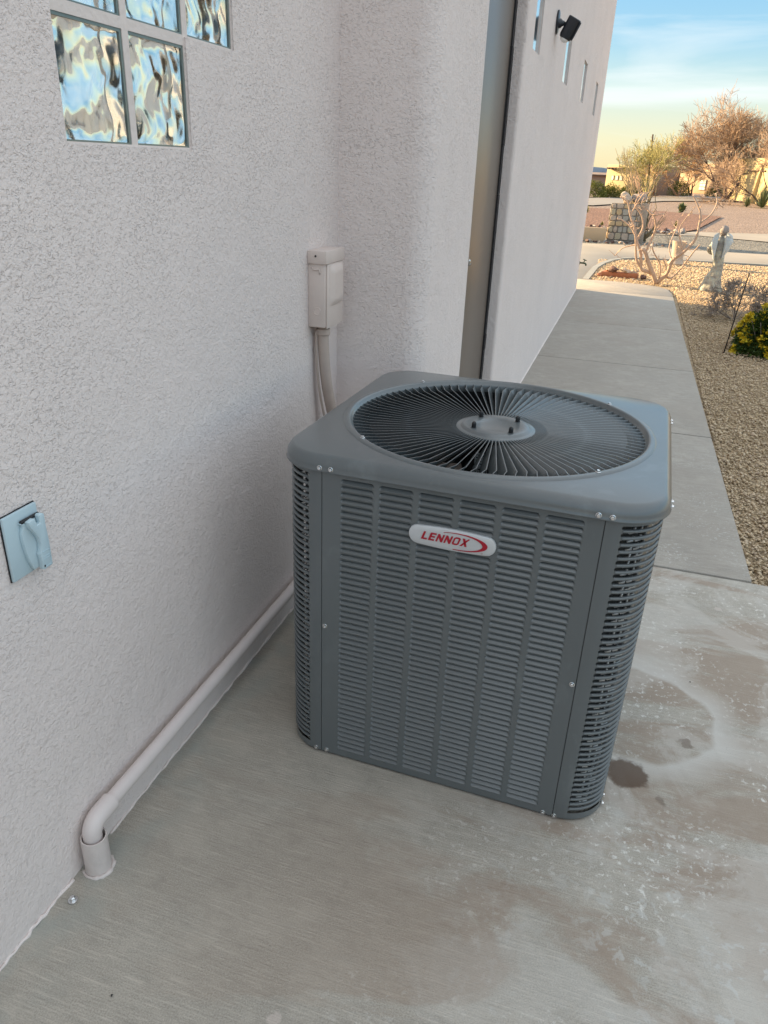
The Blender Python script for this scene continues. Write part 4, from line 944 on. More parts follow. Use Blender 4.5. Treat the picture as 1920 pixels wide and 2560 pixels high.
# ================================================================ YARD
# bare shrub with thick pale stems
BR = {"A": [[1.347, 9.43, 0.0], [1.292, 9.391, 0.106], [1.177, 9.353, 0.309], [1.121, 9.314, 0.428], [1.074, 9.314, 0.455]], "A2": [[1.123, 9.33, 0.418], [1.182, 9.372, 0.612], [1.204, 9.314, 0.767], [1.154, 9.255, 0.898], [1.057, 9.255, 0.974]], "B": [[1.347, 9.43, 0.0], [1.244, 9.415, 0.134], [1.114, 9.4, 0.178], [1.084, 9.384, 0.299], [1.051, 9.384, 0.434], [0.977, 9.384, 0.565], [0.911, 9.384, 0.746], [0.834, 9.384, 0.891], [0.773, 9.384, 1.052], [0.658, 9.384, 1.128]], "C": [[1.114, 9.40, 0.175], [1.027, 9.379, 0.296], [0.991, 9.329, 0.435], [0.948, 9.278, 0.638], [0.861, 9.278, 0.749], [0.745, 9.278, 0.825], [0.665, 9.278, 0.845]], "D": [[1.355, 9.43, 0.001], [1.466, 9.366, 0.139], [1.512, 9.303, 0.337], [1.634, 9.239, 0.469], [1.747, 9.239, 0.641], [1.759, 9.239, 0.82], [1.743, 9.239, 0.978], [1.67, 9.239, 1.101], [1.603, 9.239, 1.192]], "D2": [[1.760, 9.24, 0.842], [1.887, 9.30, 0.962], [1.935, 9.35, 1.109], [1.903, 9.387, 1.218]], "D3": [[1.935, 9.35, 1.108], [2.036, 9.40, 1.047]], "E": [[1.455, 9.37, 0.123], [1.54, 9.474, 0.08], [1.647, 9.518, 0.205], [1.773, 9.562, 0.433], [1.849, 9.562, 0.556]], "F": [[1.512, 9.31, 0.325], [1.434, 9.40, 0.503], [1.488, 9.508, 0.755], [1.487, 9.547, 0.853]], "G": [[1.383, 9.43, 0.038], [1.36, 9.389, 0.249], [1.243, 9.348, 0.416], [1.202, 9.308, 0.501]], "H": [[0.977, 9.384, 0.562], [1.033, 9.435, 0.733], [0.986, 9.441, 0.897], [0.879, 9.446, 1.023], [0.921, 9.446, 1.171], [1.018, 9.446, 1.192]], "I": [[1.204, 9.32, 0.76], [1.134, 9.33, 0.923], [0.963, 9.33, 1.03], [1.004, 9.332, 1.178]], "J": [[1.466, 9.37, 0.132], [1.439, 9.382, 0.239], [1.373, 9.334, 0.358]], "K": [[1.634, 9.24, 0.460], [1.548, 9.30, 0.635], [1.525, 9.314, 0.785], [1.664, 9.257, 1.053]], "L": [[0.834, 9.384, 0.889], [0.882, 9.388, 1.008], [0.943, 9.346, 1.142], [0.984, 9.304, 1.193]], "M": [[0.994, 9.384, 0.512], [0.804, 9.45, 0.443], [0.715, 9.50, 0.327]], "N": [[1.154, 9.255, 0.906], [1.283, 9.30, 0.944]], "O": [[1.634, 9.24, 0.471], [1.548, 9.30, 0.527]]}
R0 = {'A': (.026, .015), 'A2': (.014, .006), 'B': (.022, .006), 'C': (.014, .005), 'D': (.020, .006), 'D2': (.010, .004), 'E': (.014, .005), 'G': (.011, .005), 'H': (.011, .004), 'K': (.009, .003)}
ds = empty('bare_shrub', (1.35, 9.43, 0)); tag(ds, 'leafless shrub with thick pale twisting stems beyond the walkway end', 'shrub')
def sub_(p): return Vector((p[0]-1.35, p[1]-9.43, p[2]))
def smoothpts(P, n=4):
    P = [Vector(p) for p in P]; o_ = []
    for i in range(len(P)-1):
        p0, p1, p2, p3 = P[max(i-1, 0)], P[i], P[i+1], P[min(i+2, len(P)-1)]
        for k in range(n):
            t = k/n; o_.append(0.5*((2*p1)+(p2-p0)*t+(2*p0-5*p1+4*p2-p3)*t*t+(3*p1-p0-3*p2+p3)*t**3))
    return o_+[P[-1]]
sb_, tw = B(), B(); rd = random.Random(11)
for nme, pts in BR.items():
    P = smoothpts([sub_(p) for p in pts]); a, c_ = R0.get(nme, (.008, .003)); n = len(P)
    a *= 1.35; c_ *= 1.5; sb_.tube(P, [a+(c_-a)*k/(n-1) for k in range(n)], 7)
    for k in range(n//3, n):
        if rd.random() < 0.5:
            d = Vector((rd.uniform(-1, 1), rd.uniform(-1, 1), rd.uniform(-.2, 1))).normalized(); Lh = rd.uniform(.04, .16)
            p = P[k]; q1 = p+d*Lh*.5; q2 = q1+(d+Vector((rd.uniform(-.6, .6), rd.uniform(-.6, .6), rd.uniform(-.2, .6)))).normalized()*Lh*.5
            tw.tube([p, q1, q2], [.006, .0045, .003], 4)
            q3 = q1+Vector((rd.uniform(-1, 1), rd.uniform(-1, 1), rd.uniform(-.3, 1))).normalized()*Lh*.4; tw.tube([q1, q3], [.004, .002], 3)
sb_.mk('trunk', M['bark'], ds, smooth=True, fix=False); tw.mk('twigs', M['bark'], ds, fix=False)['kind'] = 'stuff'

# angel statue seen from behind
st = empty('angel_statue', (2.07, 9.14, 0)); tag(st, 'weathered angel garden statue seen from behind on the gravel', 'statue')
lev = [(-.01, 0.0, .155, .12), (.02, 0.0, .152, .12), (.06, -.005, .128, .105), (.15, -.004, .108, .09), (.25, .02, .080, .075), (.31, .03, .070, .068), (.42, .015, .072, .065), (.50, .005, .076, .062), (.58, 0.0, .080, .058), (.64, 0.0, .072, .05), (.675, .003, .045, .04), (.695, .006, .026, .026), (.71, .008, .024, .026), (.725, .010, .036, .038), (.75, .012, .050, .052), (.78, .013, .055, .057), (.805, .013, .048, .05), (.825, .013, .028, .03), (.833, .013, .004, .004)]
V = []; ns = 28
for (z, cx_, rx, ry) in lev:
    for k in range(ns):
        t = 2*PI*k/ns; fold = 1+(0.07*math.sin(7*t+z*5) if z < .45 else 0)*(1-z/.45 if z < .45 else 0)
        V.append((cx_+rx*fold*math.cos(t), ry*fold*math.sin(t), z))
F = [(i*ns+k, i*ns+(k+1) % ns, (i+1)*ns+(k+1) % ns, (i+1)*ns+k) for i in range(len(lev)-1) for k in range(ns)]
sbo = B(); sbo.add(V, F)
sbo.tube(smoothpts([(-.055, .0, .625), (-.095, .02, .575), (-.125, .025, .53), (-.10, .04, .49), (-.05, .05, .47)]), [.028, .03, .032, .033, .033, .034, .036, .034, .032, .031, .03, .029, .028, .027, .024, .022, .02], 12)
sbo.tube(smoothpts([(.06, .0, .62), (.10, .05, .56), (.09, .09, .50), (.0, .10, .47)]), 0.026, 10)
for k in range(5): t = k*0.35; sbo.tube([(-.05+.025*k, .08, .46), (-.045+.025*k, .10, .49+.004*k)], 0.008, 6)
sbo.mk('figure', M['statue'], st, smooth=True)
hr = B(); hr.lathe([(.030, .715), (.050, .735), (.060, .765), (.060, .795), (.046, .822), (.022, .838), (.001, .842)], 20, (.013, -.006, 0)); hr.mk('hair', M['greyrock'], st, smooth=True)
for sgn, zt, zb, xw_ in ((-1, .75, .38, .082), (1, .755, .42, .105)):
    wv = B(); outl = []
    for k in range(25):
        f = k/24; z = zt-(zt-zb)*f; wdt = xw_*(math.sin(min(1, f*3.2+.12)*PI/2))*(1-f**2.2)+0.012*math.sin(f*22)*(1-f)
        outl.append((sgn*(0.045+wdt), z))
    inner = [(sgn*0.022, zt-0.03), (sgn*0.018, zb+0.05)]
    n = len(outl); V = []
    for j in range(5):
        g_ = j/4
        for (x, z) in outl: V.append((sgn*0.042+(x-sgn*0.042)*g_, -0.060-0.035*math.sin(g_*2.4)-0.01*g_, z))
    Fq = [(j*n+k, j*n+k+1, (j+1)*n+k+1, (j+1)*n+k) for j in range(4) for k in range(n-1)]
    V2 = [(x, y+0.022, z) for x, y, z in V]; m_ = len(V)
    Fq2 = [tuple(reversed([i+m_ for i in q])) for q in Fq]; rim = [(4*n+k, 4*n+k+1, m_+4*n+k+1, m_+4*n+k) for k in range(n-1)]
    wv.add(V+V2, Fq+Fq2+rim); wv.mk('wing', M['wing'], st, smooth=True)
    fe = B()
    for k in range(6):
        xk = sgn*(0.058+0.010*k); fe.tube(smoothpts([(xk, -0.098, zt-0.07), (xk+sgn*.004, -0.106, zt-.16), (xk-sgn*.006*k*.4, -0.100, zb+.06+.018*k)]), 0.006, 6)
    fe.mk('feathers', M['wing'], st, smooth=True)

# stone group by the shrub
o = B().prism([(-.30, -.06), (.24, -.05), (.26, .05), (-.26, .08)], -0.025, 0.055, 'z').mk('stone_slab', M['redrock'], None, bevel=0.012); o.location = (0.84, 9.95, 0); tag(o, 'long flat red sandstone slab lying under the other stones', 'rock')
for k, (x, y, z, r, mt, lab) in enumerate([(0.745, 9.93, 0.095, (.10, .085, .07), 'darkrock', 'dark red block of rock on the left of the sandstone slab'),
        (0.895, 9.93, 0.088, (.085, .075, .062), 'rock', 'large rounded pale river stone on the sandstone slab'), (0.985, 9.95, 0.075, (.055, .05, .042), 'rock', 'middle small rounded stone on the sandstone slab'),
        (1.055, 9.95, 0.075, (.05, .05, .04), 'rock', 'rounded pale stone on the right end of the sandstone slab'), (0.635, 9.92, 0.068, (.035, .03, .02), 'redrock', 'small red stone on the left end of the sandstone slab'),
        (0.525, 9.88, 0.015, (.05, .045, .035), 'redrock', 'red rock on the gravel at the left of the slab'), (1.165, 9.88, 0.02, (.075, .06, .045), 'darkrock', 'dark rounded rock beside the foot of the bare shrub'),
        (1.50, 9.35, -0.01, (.05, .04, .02), 'rock', 'small tan rock on gravel right of the bare shrub')]):
    tag(rock('rock', (x, y, z), r, M[mt], 20+k, 2), lab, 'rock')
# weathered stump-like pot behind the shrub
pt = B(); pt.lathe([(.0, 0), (.14, 0), (.15, .03), (.12, .06), (.10, .12), (.105, .26), (.12, .36), (.125, .40), (.10, .40), (.09, .3)], 20); o = pt.mk('garden_urn', M['rock'], None, auto=40); o.location = (1.72, 12.35, -0.02); tag(o, 'pale stone garden urn at the back of the gravel bed', 'urn')

# twiggy generator
def twigs(b, p, d, L0, r, depth, rd, spread=0.5, up=0.15, kids=3, sides=3, shrink=0.72, segs=2, minr=0.0):
    pts = [p]; q = p; dd = d.copy(); rr = [r]
    for k in range(segs):
        dd = (dd+Vector((rd.gauss(0, .16), rd.gauss(0, .16), rd.gauss(0, .12)+up*.3))).normalized(); q = q+dd*L0/segs; pts.append(q); rr.append(max(minr, r*(1-0.45*(k+1)/segs)))
    (b[0] if depth > b[2] else b[1]).tube(pts, rr, 5 if depth > b[2] else sides, cap=False)
    if depth <= 0: return
    n = kids if rd.random() < .7 else kids-1
    for k in range(n):
        t = rd.uniform(.45, 1.0) if k else 1.0
        base = pts[-1] if k == 0 else pts[0].lerp(pts[-1], t)
        nd = (dd+Vector((rd.gauss(0, spread), rd.gauss(0, spread), rd.gauss(0, spread*.7)+up))).normalized()
        twigs(b, base, nd, L0*shrink*rd.uniform(.8, 1.15), rr[-1]*.78, depth-1, rd, spread, up, kids, sides, shrink, segs, minr)
def tree(name, loc, label, cat, trunks, mt, mc, seed, L0, r, depth, split=2, group=None, **kw):
    t = empty(name, loc); tag(t, label, cat, group); rd = random.Random(seed); a, c = B(), B()
    for d in trunks: twigs((a, c, depth-split), Vector((rd.uniform(-.02, .02), rd.uniform(-.02, .02), -0.03)), Vector(d).normalized(), L0, r, depth, rd, **kw)
    a.mk('trunk', M[mt], t, smooth=True, fix=False); o = c.mk('crown', M[mc], t, fix=False); o['kind'] = 'stuff'; return t
# grey twiggy shrub behind the yellow bush
tree('twiggy_shrub', (2.16, 6.86, -0.02), 'grey leafless twiggy shrub behind the yellow green bush', 'shrub', [(-1, -.2, .9), (-.4, .2, 1), (.1, -.3, 1), (.6, .3, .9), (1.1, 0, .8), (-1.3, .3, .5), (.3, .6, .8), (-.7, -.5, .6)], 'greytwig', 'greytwig', 5, .17, .009, 6, split=2, spread=.5, up=.02, kids=3, shrink=.74, minr=.0022)
tree('twiggy_shrub', (2.75, 7.1, -0.02), 'second grey leafless shrub at the right picture edge beyond the stake', 'shrub', [(-1, -.2, .9), (-.4, .2, 1), (.1, -.3, 1), (.6, .3, .9), (-1.3, .3, .5), (.3, .6, .8)], 'greytwig', 'greytwig', 6, .17, .009, 6, split=2, spread=.5, up=.02, kids=3, shrink=.74, minr=.0022)
# yellow green leafy bush
def leaves(name, P, D, s, mat, parent):
    n = len(P); D = D/np.linalg.norm(D, axis=1, keepdims=True); A = rng.normal(size=(n, 3)); U = np.cross(D, A); U /= np.linalg.norm(U, axis=1, keepdims=True)
    s = s*rng.uniform(.7, 1.3, (n, 1)); Nn = np.cross(D, U)
    V = np.stack([P, P+D*s*.5+U*s*.28+Nn*s*.05, P+D*s, P+D*s*.5-U*s*.28+Nn*s*.05], 1).reshape(-1, 3)
    return np_mesh(name, V, np.arange(4*n).reshape(-1, 4), mat, parent)
yb = empty('leafy_bush', (2.26, 5.08, -0.02)); tag(yb, 'dense dark green bush with yellow leaf tips behind the thin steel stake', 'bush')
def blob(n, rx, ry, rz, lumps, seed, shell=.75):
    g = np.random.default_rng(seed); cs = np.array([g.normal(size=3) for _ in range(lumps)]); cs /= np.linalg.norm(cs, axis=1, keepdims=True); cs[:, 2] = np.abs(cs[:, 2])
    k = g.integers(0, lumps, n); c = cs[k]*np.array([rx, ry, rz])*.68; d = g.normal(size=(n, 3)); d /= np.linalg.norm(d, axis=1, keepdims=True)
    rr = g.uniform(shell, 1.0, (n, 1))**.7; P = c+d*rr*np.array([rx, ry, rz])*.36; P[:, 2] = np.abs(P[:, 2]); return P, d+c/np.array([rx, ry, rz])*.8
P, D = blob(15000, .31, .30, .42, 70, 1, .35); leaves('foliage', P, D, .024, M['leaf'], yb)
P, D = blob(9000, .335, .325, .45, 70, 1, .93); ci = rng.choice(len(P), 210, replace=False); PP = np.repeat(P[ci], 26, 0)+rng.normal(0, .007, (210*26, 3)); DD = np.repeat(D[ci], 26, 0); DD = DD/np.linalg.norm(DD, axis=1, keepdims=True)*.9+rng.normal(0, .75, DD.shape)+np.array([0, 0, .35]); leaves('leaf_tips', PP, DD, .030, M['yleaf'], yb)
stm = B()
for k in range(14): t = k*.45; stm.tube([(0, 0, 0), (.15*math.cos(t), .15*math.sin(t), .16), (.22*math.cos(t), .22*math.sin(t), .3)], [.008, .005, .003], 5)
stm.mk('stem', M['greytwig'], yb)
o = B().tube([(1.885, 4.93, -0.03), (1.945, 4.95, 0.685)], 0.0052, 8).mk('steel_stake', M['rust'], None, smooth=True); tag(o, 'thin dark steel stake leaning in front of the yellow green bush', 'stake')

# second bed: low wall, stone column with boulders, ocotillo, rock rows
o = B().box((-3.2, 16.62, -0.06), (0.30, 16.78, 0.25)).mk('low_wall', M['adobe2'], None, bevel=0.01); tag(o, 'low tan wall running left from the stone column', 'wall')
col = empty('stone_column', (0.64, 16.98, 0)); tag(col, 'square fieldstone column beyond the driveway with pale mortar joints', 'column')
B().box((-0.31, -0.20, -0.06), (0.31, 0.20, 0.785)).mk('mortar_core', M['mortar'], col)
rd = random.Random(5)
stone = 0
for face in (0, 1, 2):
    wdt = 0.62 if face == 0 else 0.40; z = 0.0
    while z < 0.76:
        h = rd.uniform(.10, .19); h = min(h, 0.785-z); 
        if h < 0.04: break
        u = -wdt/2
        while u < wdt/2-0.02:
            wv_ = min(rd.uniform(.09, .19), wdt/2-u)
            if wdt/2-u-wv_ < 0.04: wv_ = wdt/2-u
            g_ = 0.008; j = lambda: rd.uniform(0, .016)
            pts2 = [(u+g_+j(), z+g_+j()), (u+wv_/2+j()-.008, z+g_*.8), (u+wv_-g_-j(), z+g_+j()), (u+wv_-g_-j()*.4, z+h/2), (u+wv_-g_-j(), z+h-g_-j()), (u+wv_/2, z+h-g_*.6), (u+g_+j(), z+h-g_-j()), (u+g_*.7, z+h/2+j())]
            pr = rd.uniform(.012, .03); b_ = B()
            if face == 0: b_.prism(pts2, -0.20-pr, -0.195, 'y')
            elif face == 1: b_.prism([(a, c_) for a, c_ in pts2], -0.31-pr, -0.305, 'x')
            else: b_.prism([(a, c_) for a, c_ in pts2], 0.305, 0.31+pr, 'x')
            tone = rd.choice(['rock', 'colA', 'colB', 'colC'])
            if tone not in M: M[tone] = flat('fieldstone_'+{'colA': 'buff', 'colB': 'ochre', 'colC': 'grey'}[tone], {'colA': (.40, .34, .24), 'colB': (.46, .34, .20), 'colC': (.33, .31, .27)}[tone], .9, var=.2, sc=9, bump=.01, bsc=20)
            b_.mk('stone', M[tone], col, bevel=0.006, seg=1); u += wv_
        z += h
for k, (x, y, z, r, mt, lab) in enumerate([(0.60, 16.95, .90, (.20, .17, .15), 'rock', 'buff boulder standing on top of the stone column'), (0.93, 17.0, .93, (.22, .18, .17), 'greyrock', 'bluish grey boulder on the right of the column top')]):
    tag(rock('boulder', (x, y, z), r, M[mt], 50+k, 3), lab, 'boulder')
tag(B().box((0.80, 17.05, -0.06), (1.15, 17.35, 0.80)).mk('stone_plinth', M['rock'], None, bevel=.03), 'pale stone plinth in the ocotillo stems behind the column', 'plinth')
rd = random.Random(8)
def ordn(k):
    w1 = 'first second third fourth fifth sixth seventh eighth ninth tenth eleventh twelfth thirteenth fourteenth fifteenth sixteenth seventeenth eighteenth nineteenth twentieth'.split()
    w2 = ['twenty-'+q for q in w1[:9]]+['thirtieth']; return (w1+w2)[k-1]
def rockrow(n, fx, fy, rr, zz, where, gname, mats):
    for k in range(n):
        f = k/(n-1); x, y = fx(f)+rd.uniform(-.06, .06), fy(f)+rd.uniform(-.18, .18); r = rr*rd.uniform(.6, 1.35)
        o = rock('landscape_rock', (x, y, zz+r*.3), (r, r*.8, r*rd.uniform(.5, .75)), M[rd.choice(mats)], 200+k+int(x*10), 1)
        sz_ = 'large' if r > rr*1.1 else ('small' if r < rr*.8 else 'middling'); tag(o, '%s rock, %s from the left in the %s' % (sz_, ordn(k+1), where), 'rock', gname)
rockrow(26, lambda f: -0.9+2.5*f, lambda f: 16.3+.1*f, .075, -.04, 'row along the far edge of the driveway', 'rocks along the far driveway edge', ['greyrock', 'rock', 'greyrock', 'darkrock'])
rockrow(30, lambda f: -1.3+3.6*f, lambda f: 20.4+.6*f, .11, -.02, 'bank below the red mulch bed', 'rocks banked below the red mulch bed', ['greyrock', 'rock', 'darkrock', 'greyrock'])
rockrow(10, lambda f: 0.95+1.0*f, lambda f: 19.7+.6*f, .12, -.02, 'pile right of the stone column', 'rocks piled right of the column', ['rock', 'greyrock'])
oc_ = empty('ocotillo', (1.13, 17.25, -0.03)); tag(oc_, 'tall spray of bare ocotillo wands rising behind the stone column', 'ocotillo')
b_ = B(); rd = random.Random(14)
for k in range(30):
    a_ = rd.uniform(-1.0, .30); h = rd.uniform(1.3, 2.05); dx = a_*h*.50; dy = rd.uniform(-.35, .35)
    bend = rd.uniform(-.08, .05); P = [Vector((rd.uniform(-.08, .08)+dx*f+bend*math.sin(f*PI), dy*f, h*f)) for f in [q/8 for q in range(9)]]
    b_.tube(P, [.016-.011*q/8 for q in range(9)], 5)
b_.mk('wands', M['ocotillo'], oc_, smooth=True)
sb2 = B()
for k in range(26):
    a_ = rd.uniform(0, 6.28); P = [Vector((0, 0, 0)), Vector((.25*math.cos(a_), .2*math.sin(a_), .2+rd.random()*.2)), Vector((.45*math.cos(a_), .3*math.sin(a_), .45+rd.random()*.3))]; sb2.tube(P, [.012, .008, .004], 4)
sb2.mk('lower_stems', M['ocotillo'], oc_)
tree('dry_bush', (1.75, 16.9, -0.03), 'low dry bush of thin tan twigs right of the ocotillo', 'bush', [(-1, 0, 1), (0, .3, 1), (1, 0, 1), (.5, -.4, .7), (-.6, -.3, .8)], 'twig', 'twig', 9, .13, .006, 4, spread=.5)

# small plants in the yard across
def tuft(name, loc, label, cat, n, h, wdt, mat, seed, lean=.6):
    t = empty(name, loc); tag(t, label, cat); rd = random.Random(seed); b_ = B()
    for k in range(n):
        a_ = rd.uniform(0, 2*PI); l_ = abs(rd.gauss(0, lean)); L1 = h*rd.uniform(.75, 1.05); d = Vector((math.sin(l_)*math.cos(a_), math.sin(l_)*math.sin(a_), math.cos(l_))); s_ = Vector((-math.sin(a_), math.cos(a_), 0))*wdt
        p0 = d*.02; p1 = d*L1*.5+Vector((0, 0, .02)); p2 = d*L1-Vector((0, 0, .05*l_)); b_.add([p0-s_, p0+s_, p1+s_*.8, p1-s_*.8, p2], [(0, 1, 2, 3), (3, 2, 4)])
    b_.mk('leaves', M[mat], t, fix=False); return t
t = tuft('yucca', (7.45, 46.6, -0.05), 'spiky green yucca in front of the yellow adobe house', 'yucca', 170, 1.25, .022, 'yucca', 3, 1.0)
tuft('yucca', (6.75, 47.5, -0.05), 'low yellowing agave clump left of the spiky yucca', 'yucca', 120, .5, .03, 'yucca', 4, .9)
tuft('prickly_cactus', (2.73, 35.0, -0.05), 'low cactus clump in the pinkish yard across the street', 'cactus', 90, .42, .07, 'yucca', 5, .7)
for k, (x, y, s_, lab) in enumerate([(-0.05, 22.5, .1, 'small dark bush at left of red mulch bed'), (2.1, 23.6, .16, 'dark tuft at the edge of the red mulch right of the ocotillo'), (-1.0, 30, .22, 'small dark tuft at the back of the red mulch')]):
    t = tuft('grass_tuft', (x, y, -.05), lab, 'tuft', 60, s_*1.4, .008, 'creosote', 30+k, .7)
# creosote hedge on the left
for k, (x, y, s_, lab) in enumerate([(-1.9, 50, .62, 'yellow green desert bush nearest the stucco wall across the street'), (-.9, 51, .55, 'yellow green desert bush left of the ocotillo across the street'), (.1, 55, .5, 'green bush behind the ocotillo across the street'), (-3.1, 51, .7, 'large green bush mostly hidden by the stucco wall'), (3.6, 64, .7, 'green bush at the foot of the orange leafed tree'), (6.4, 66, .6, 'dark green bush right of the far mesquite trunk')]):
    t = empty('desert_bush', (x, y, -.05)); tag(t, lab, 'bush'); P, D = blob(3500, s_*1.25, s_, s_*1.6, 40, 60+k, .3); leaves('foliage', P, D, .07, M['creosote'], t)
    b_ = B(); [b_.tube([(0, 0, 0), (s_*.6*math.cos(q), s_*.5*math.sin(q), s_)], [.02, .01], 4) for q in range(7)]; b_.mk('stem', M['twig'], t)
# trees
tree('mesquite_tree', (6.6, 58.2, -.05), 'large bare mesquite with dark forked trunk beside the yellow house', 'tree', [(-.75, .1, .8), (-.25, -.2, 1), (.12, .1, 1.1)], 'darkbark', 'twig', 31, 1.62, .12, 6, split=4, spread=.42, up=.05, kids=4, shrink=.82, minr=.0095, segs=3)
tree('mesquite_tree', (7.75, 50.5, -.05), 'bare twiggy tree at the right picture edge against the yellow house', 'tree', [(-.6, 0, 1), (.2, .2, 1.1), (.7, -.1, 1)], 'darkbark', 'twig', 33, 1.1, .07, 7, split=4, spread=.44, up=.05, kids=3, shrink=.83, minr=.0085, segs=3)
tree('small_mesquite', (4.78, 68, -.05), 'smaller forked mesquite standing behind the street', 'tree', [(-.8, .1, 1), (.5, 0, 1)], 'darkbark', 'orangetwig', 35, .85, .08, 6, split=3, spread=.45, up=.05, kids=3, shrink=.82, minr=.010, segs=3)
tree('orange_tree', (3.5, 61.5, -.05), 'dense orange tan leafless tree left of the large mesquite', 'tree', [(-.5, 0, 1), (.1, .2, 1), (.5, -.2, 1), (-.9, .1, .8)], 'twig', 'orangetwig', 37, 1.15, .06, 6, split=2, spread=.42, up=.06, kids=3, shrink=.82, minr=.011, segs=3)
tree('palo_verde', (1.25, 57, -.05), 'green palo verde tree rising above the bell arch', 'tree', [(-.6, 0, 1), (0, .2, 1), (.6, -.2, 1), (.25, .1, 1.2), (-.25, -.1, 1.2)], 'paloleaf', 'paloleaf', 41, 1.05, .06, 6, split=2, spread=.46, up=.08, kids=3, shrink=.82, minr=.009, segs=3)
po = B().tube([(1.29, 57.3, -.1), (1.02, 57.3, 3.85)], [.07, .05], 8).tube([(.93, 57.3, 3.4), (1.16, 57.3, 3.42)], .03, 5).mk('utility_pole', M['wood'], None); tag(po, 'leaning wooden utility pole in front of the palo verde', 'pole')
# houses across the street
h1 = empty('adobe_house', (-.9, 66, 0)); h1.rotation_euler = (0, 0, R(-38)); tag(h1, 'tan flat roofed adobe house with projecting beams on the left horizon', 'house')
B().box((-1.5, 0, -.1), (1.52, 5, 1.97)).mk('wall', M['adobe'], h1, bevel=.08)
B().box((1.52, -.8, -.1), (2.7, 4, 1.96)).mk('tower', M['adobe3'], h1, bevel=.06)
for k in range(7): B().tube([(-1.1+.36*k, -.45, 1.66), (-1.1+.36*k, .1, 1.66)], .05, 6).mk('roof_beam', M['wood'], h1)
B().box((-1.3, -.30, 1.72), (.9, .0, 1.76)).mk('eave_board', M['wood'], h1)
for x in (-.88, -.44, -.02):
    f_ = B().box((x, -.03, .82), (x+.24, .02, 1.18)).mk('window', M['wood'], h1); B().box((x+.02, -.05, .84), (x+.22, -.031, 1.16)).mk('pane', M['palepane'], f_)
ba = empty('bell_arch', (1.36, 62, 0)); ba.rotation_euler = (0, 0, R(-30)); tag(ba, 'small arched adobe bell gable between the house and palo verde', 'arch')
arch = [(-.32, -.1), (.34, -.1), (.34, 1.25), (.30, 1.45), (.2, 1.65), (.06, 1.76), (-.08, 1.76), (-.2, 1.65), (-.28, 1.45), (-.3, 1.25)]
hole_ = [(.02+.12*math.cos(t), 1.36+(.19 if math.sin(t) > 0 else .12)*math.sin(t)) for t in np.linspace(0, 2*PI, 14)[:-1]]
bmx = bmesh.new()
def ringf(P, y): return [bmx.verts.new((a, y, c_)) for a, c_ in P]
eds = []
vo, vi = ringf(arch, -.15), ringf(hole_, -.15)
for lp in (vo, vi): eds += [bmx.edges.new((lp[i], lp[(i+1) % len(lp)])) for i in range(len(lp))]
g_ = bmesh.ops.triangle_fill(bmx, edges=eds, use_beauty=True); ex = bmesh.ops.extrude_face_region(bmx, geom=list(bmx.faces)); bmesh.ops.translate(bmx, vec=(0, .35, 0), verts=[v for v in ex['geom'] if isinstance(v, bmesh.types.BMVert)])
bmesh.ops.recalc_face_normals(bmx, faces=bmx.faces); me = bpy.data.meshes.new('gable'); bmx.to_mesh(me); bmx.free(); me.materials.append(M['adobe']); mk('gable', None, None, None, ba, me=me)
B().lathe([(.0, .11), (.03, .11), (.05, .04), (.08, 0), (.0, 0)], 12, (.02, 0, 1.27)).mk('bell', M['wood'], ba)
B().box((-.45, .2, -.1), (.42, .9, .85)).mk('gate_wall', M['adobe3'], ba, bevel=.03)
h2 = empty('adobe_house', (6.5, 76, 0)); h2.rotation_euler = (0, 0, R(-45)); tag(h2, 'orange tan adobe house half hidden behind the bare trees', 'house')
B().box((-4.0, 0, -.1), (.3, 5, 1.75)).mk('wall', M['adobe2'], h2, bevel=.06); B().box((-1.6, .6, -.1), (2.4, 6, 2.45)).mk('upper_block', M['adobe2'], h2, bevel=.06)
f_ = B().box((-.9, -.06, .22), (-.2, .0, 1.1)).mk('window', M['wood'], h2)
for i in range(2):
    for j in range(3): B().box((-.87+.33*i, -.09, .25+.28*j), (-.57+.33*i, -.061, .49+.28*j)).mk('pane', M['palepane'], f_)
h3 = empty('adobe_house', (6.75, 60, 0)); tag(h3, 'tall yellow adobe house with battered walls at the right edge', 'house')
h3.rotation_euler = (0, 0, R(-78))
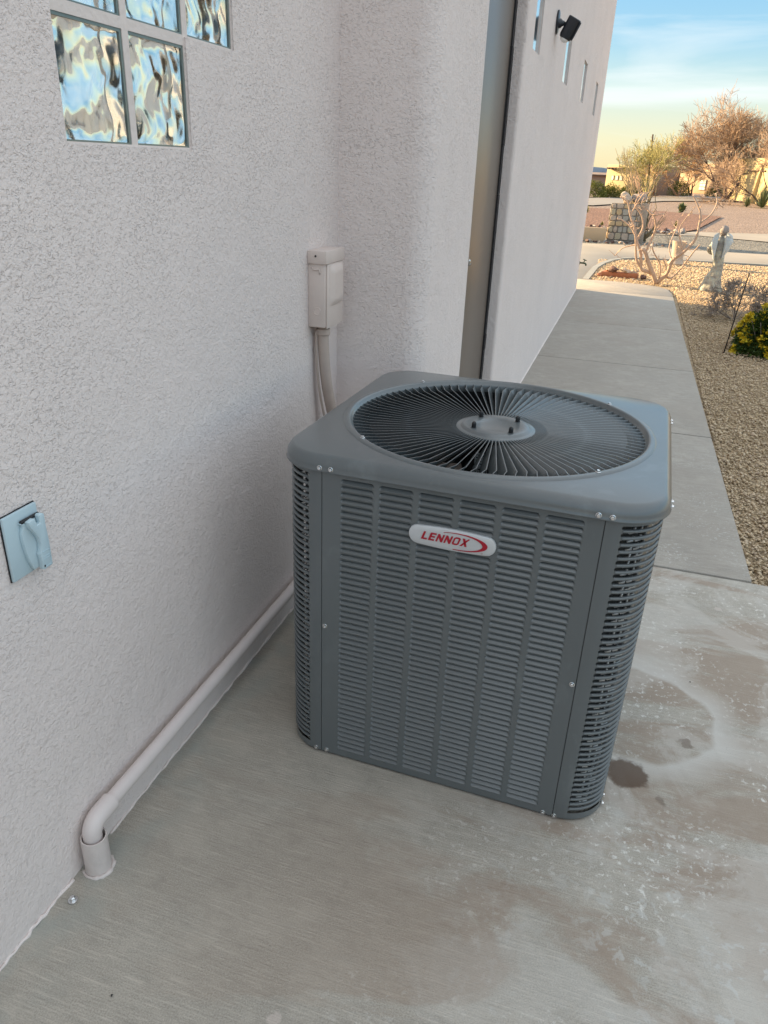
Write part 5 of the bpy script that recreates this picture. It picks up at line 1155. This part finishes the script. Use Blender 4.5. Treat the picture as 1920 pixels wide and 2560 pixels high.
V = [(0, 0, -.1), (15, 0, -.1), (15, 6, -.1), (0, 6, -.1), (.5, .12, 2.6), (14.8, .12, 2.6), (14.8, 5.8, 2.6), (.5, 5.8, 2.6)]
wb2 = B(); wb2.add(V, [(3, 2, 1, 0), (4, 5, 6, 7), (0, 1, 5, 4), (1, 2, 6, 5), (2, 3, 7, 6), (3, 0, 4, 7)]); wb2.mk('wall', M['adobe'], h3, bevel=.08)
for x in (5.5, 9.3):
    wb3 = B(); wb3.add([(x, -.30, -.1), (x+.25, -.30, -.1), (x+.25, .15, -.1), (x, .15, -.1), (x+.04, .0, 2.2), (x+.21, .0, 2.2), (x+.21, .2, 2.2), (x+.04, .2, 2.2)], [(3, 2, 1, 0), (4, 5, 6, 7), (0, 1, 5, 4), (1, 2, 6, 5), (2, 3, 7, 6), (3, 0, 4, 7)]); wb3.mk('buttress', M['adobe'], h3)
B().box((3.3, -.02, 1.80), (6.4, .12, 1.87)).mk('lintel', M['wood'], h3)
for k, (x, y) in enumerate([(6.35, 56.5), (6.75, 55.5), (7.1, 54.0)]): tag(rock('landscape_rock', (x, y, 0), (.22, .2, .14), M['greyrock'], 80+k, 1), ['rock at the foot of the large mesquite', 'middle rock before the yellow house', 'rock nearest the yucca before the yellow house'][k], 'rock')
fh = empty('far_house', (-3.9, 90, 0)); tag(fh, 'distant dark house with flat roof on the left horizon', 'house')
B().box((-1.6, 0, -.1), (.9, 4, .98)).mk('wall', M['adobe3'], fh); B().box((-1.7, -.3, .98), (1.0, 4.2, 1.10)).mk('roof', M['wood'], fh)
# blue hills on the horizon
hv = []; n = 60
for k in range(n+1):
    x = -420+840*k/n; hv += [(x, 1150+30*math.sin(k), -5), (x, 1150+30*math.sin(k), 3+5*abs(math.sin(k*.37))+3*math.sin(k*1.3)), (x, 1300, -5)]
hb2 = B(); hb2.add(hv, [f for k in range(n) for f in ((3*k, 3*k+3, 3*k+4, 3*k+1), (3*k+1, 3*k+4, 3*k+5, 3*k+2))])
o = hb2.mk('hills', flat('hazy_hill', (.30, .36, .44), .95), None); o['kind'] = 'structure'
bpy.context.view_layer.update()
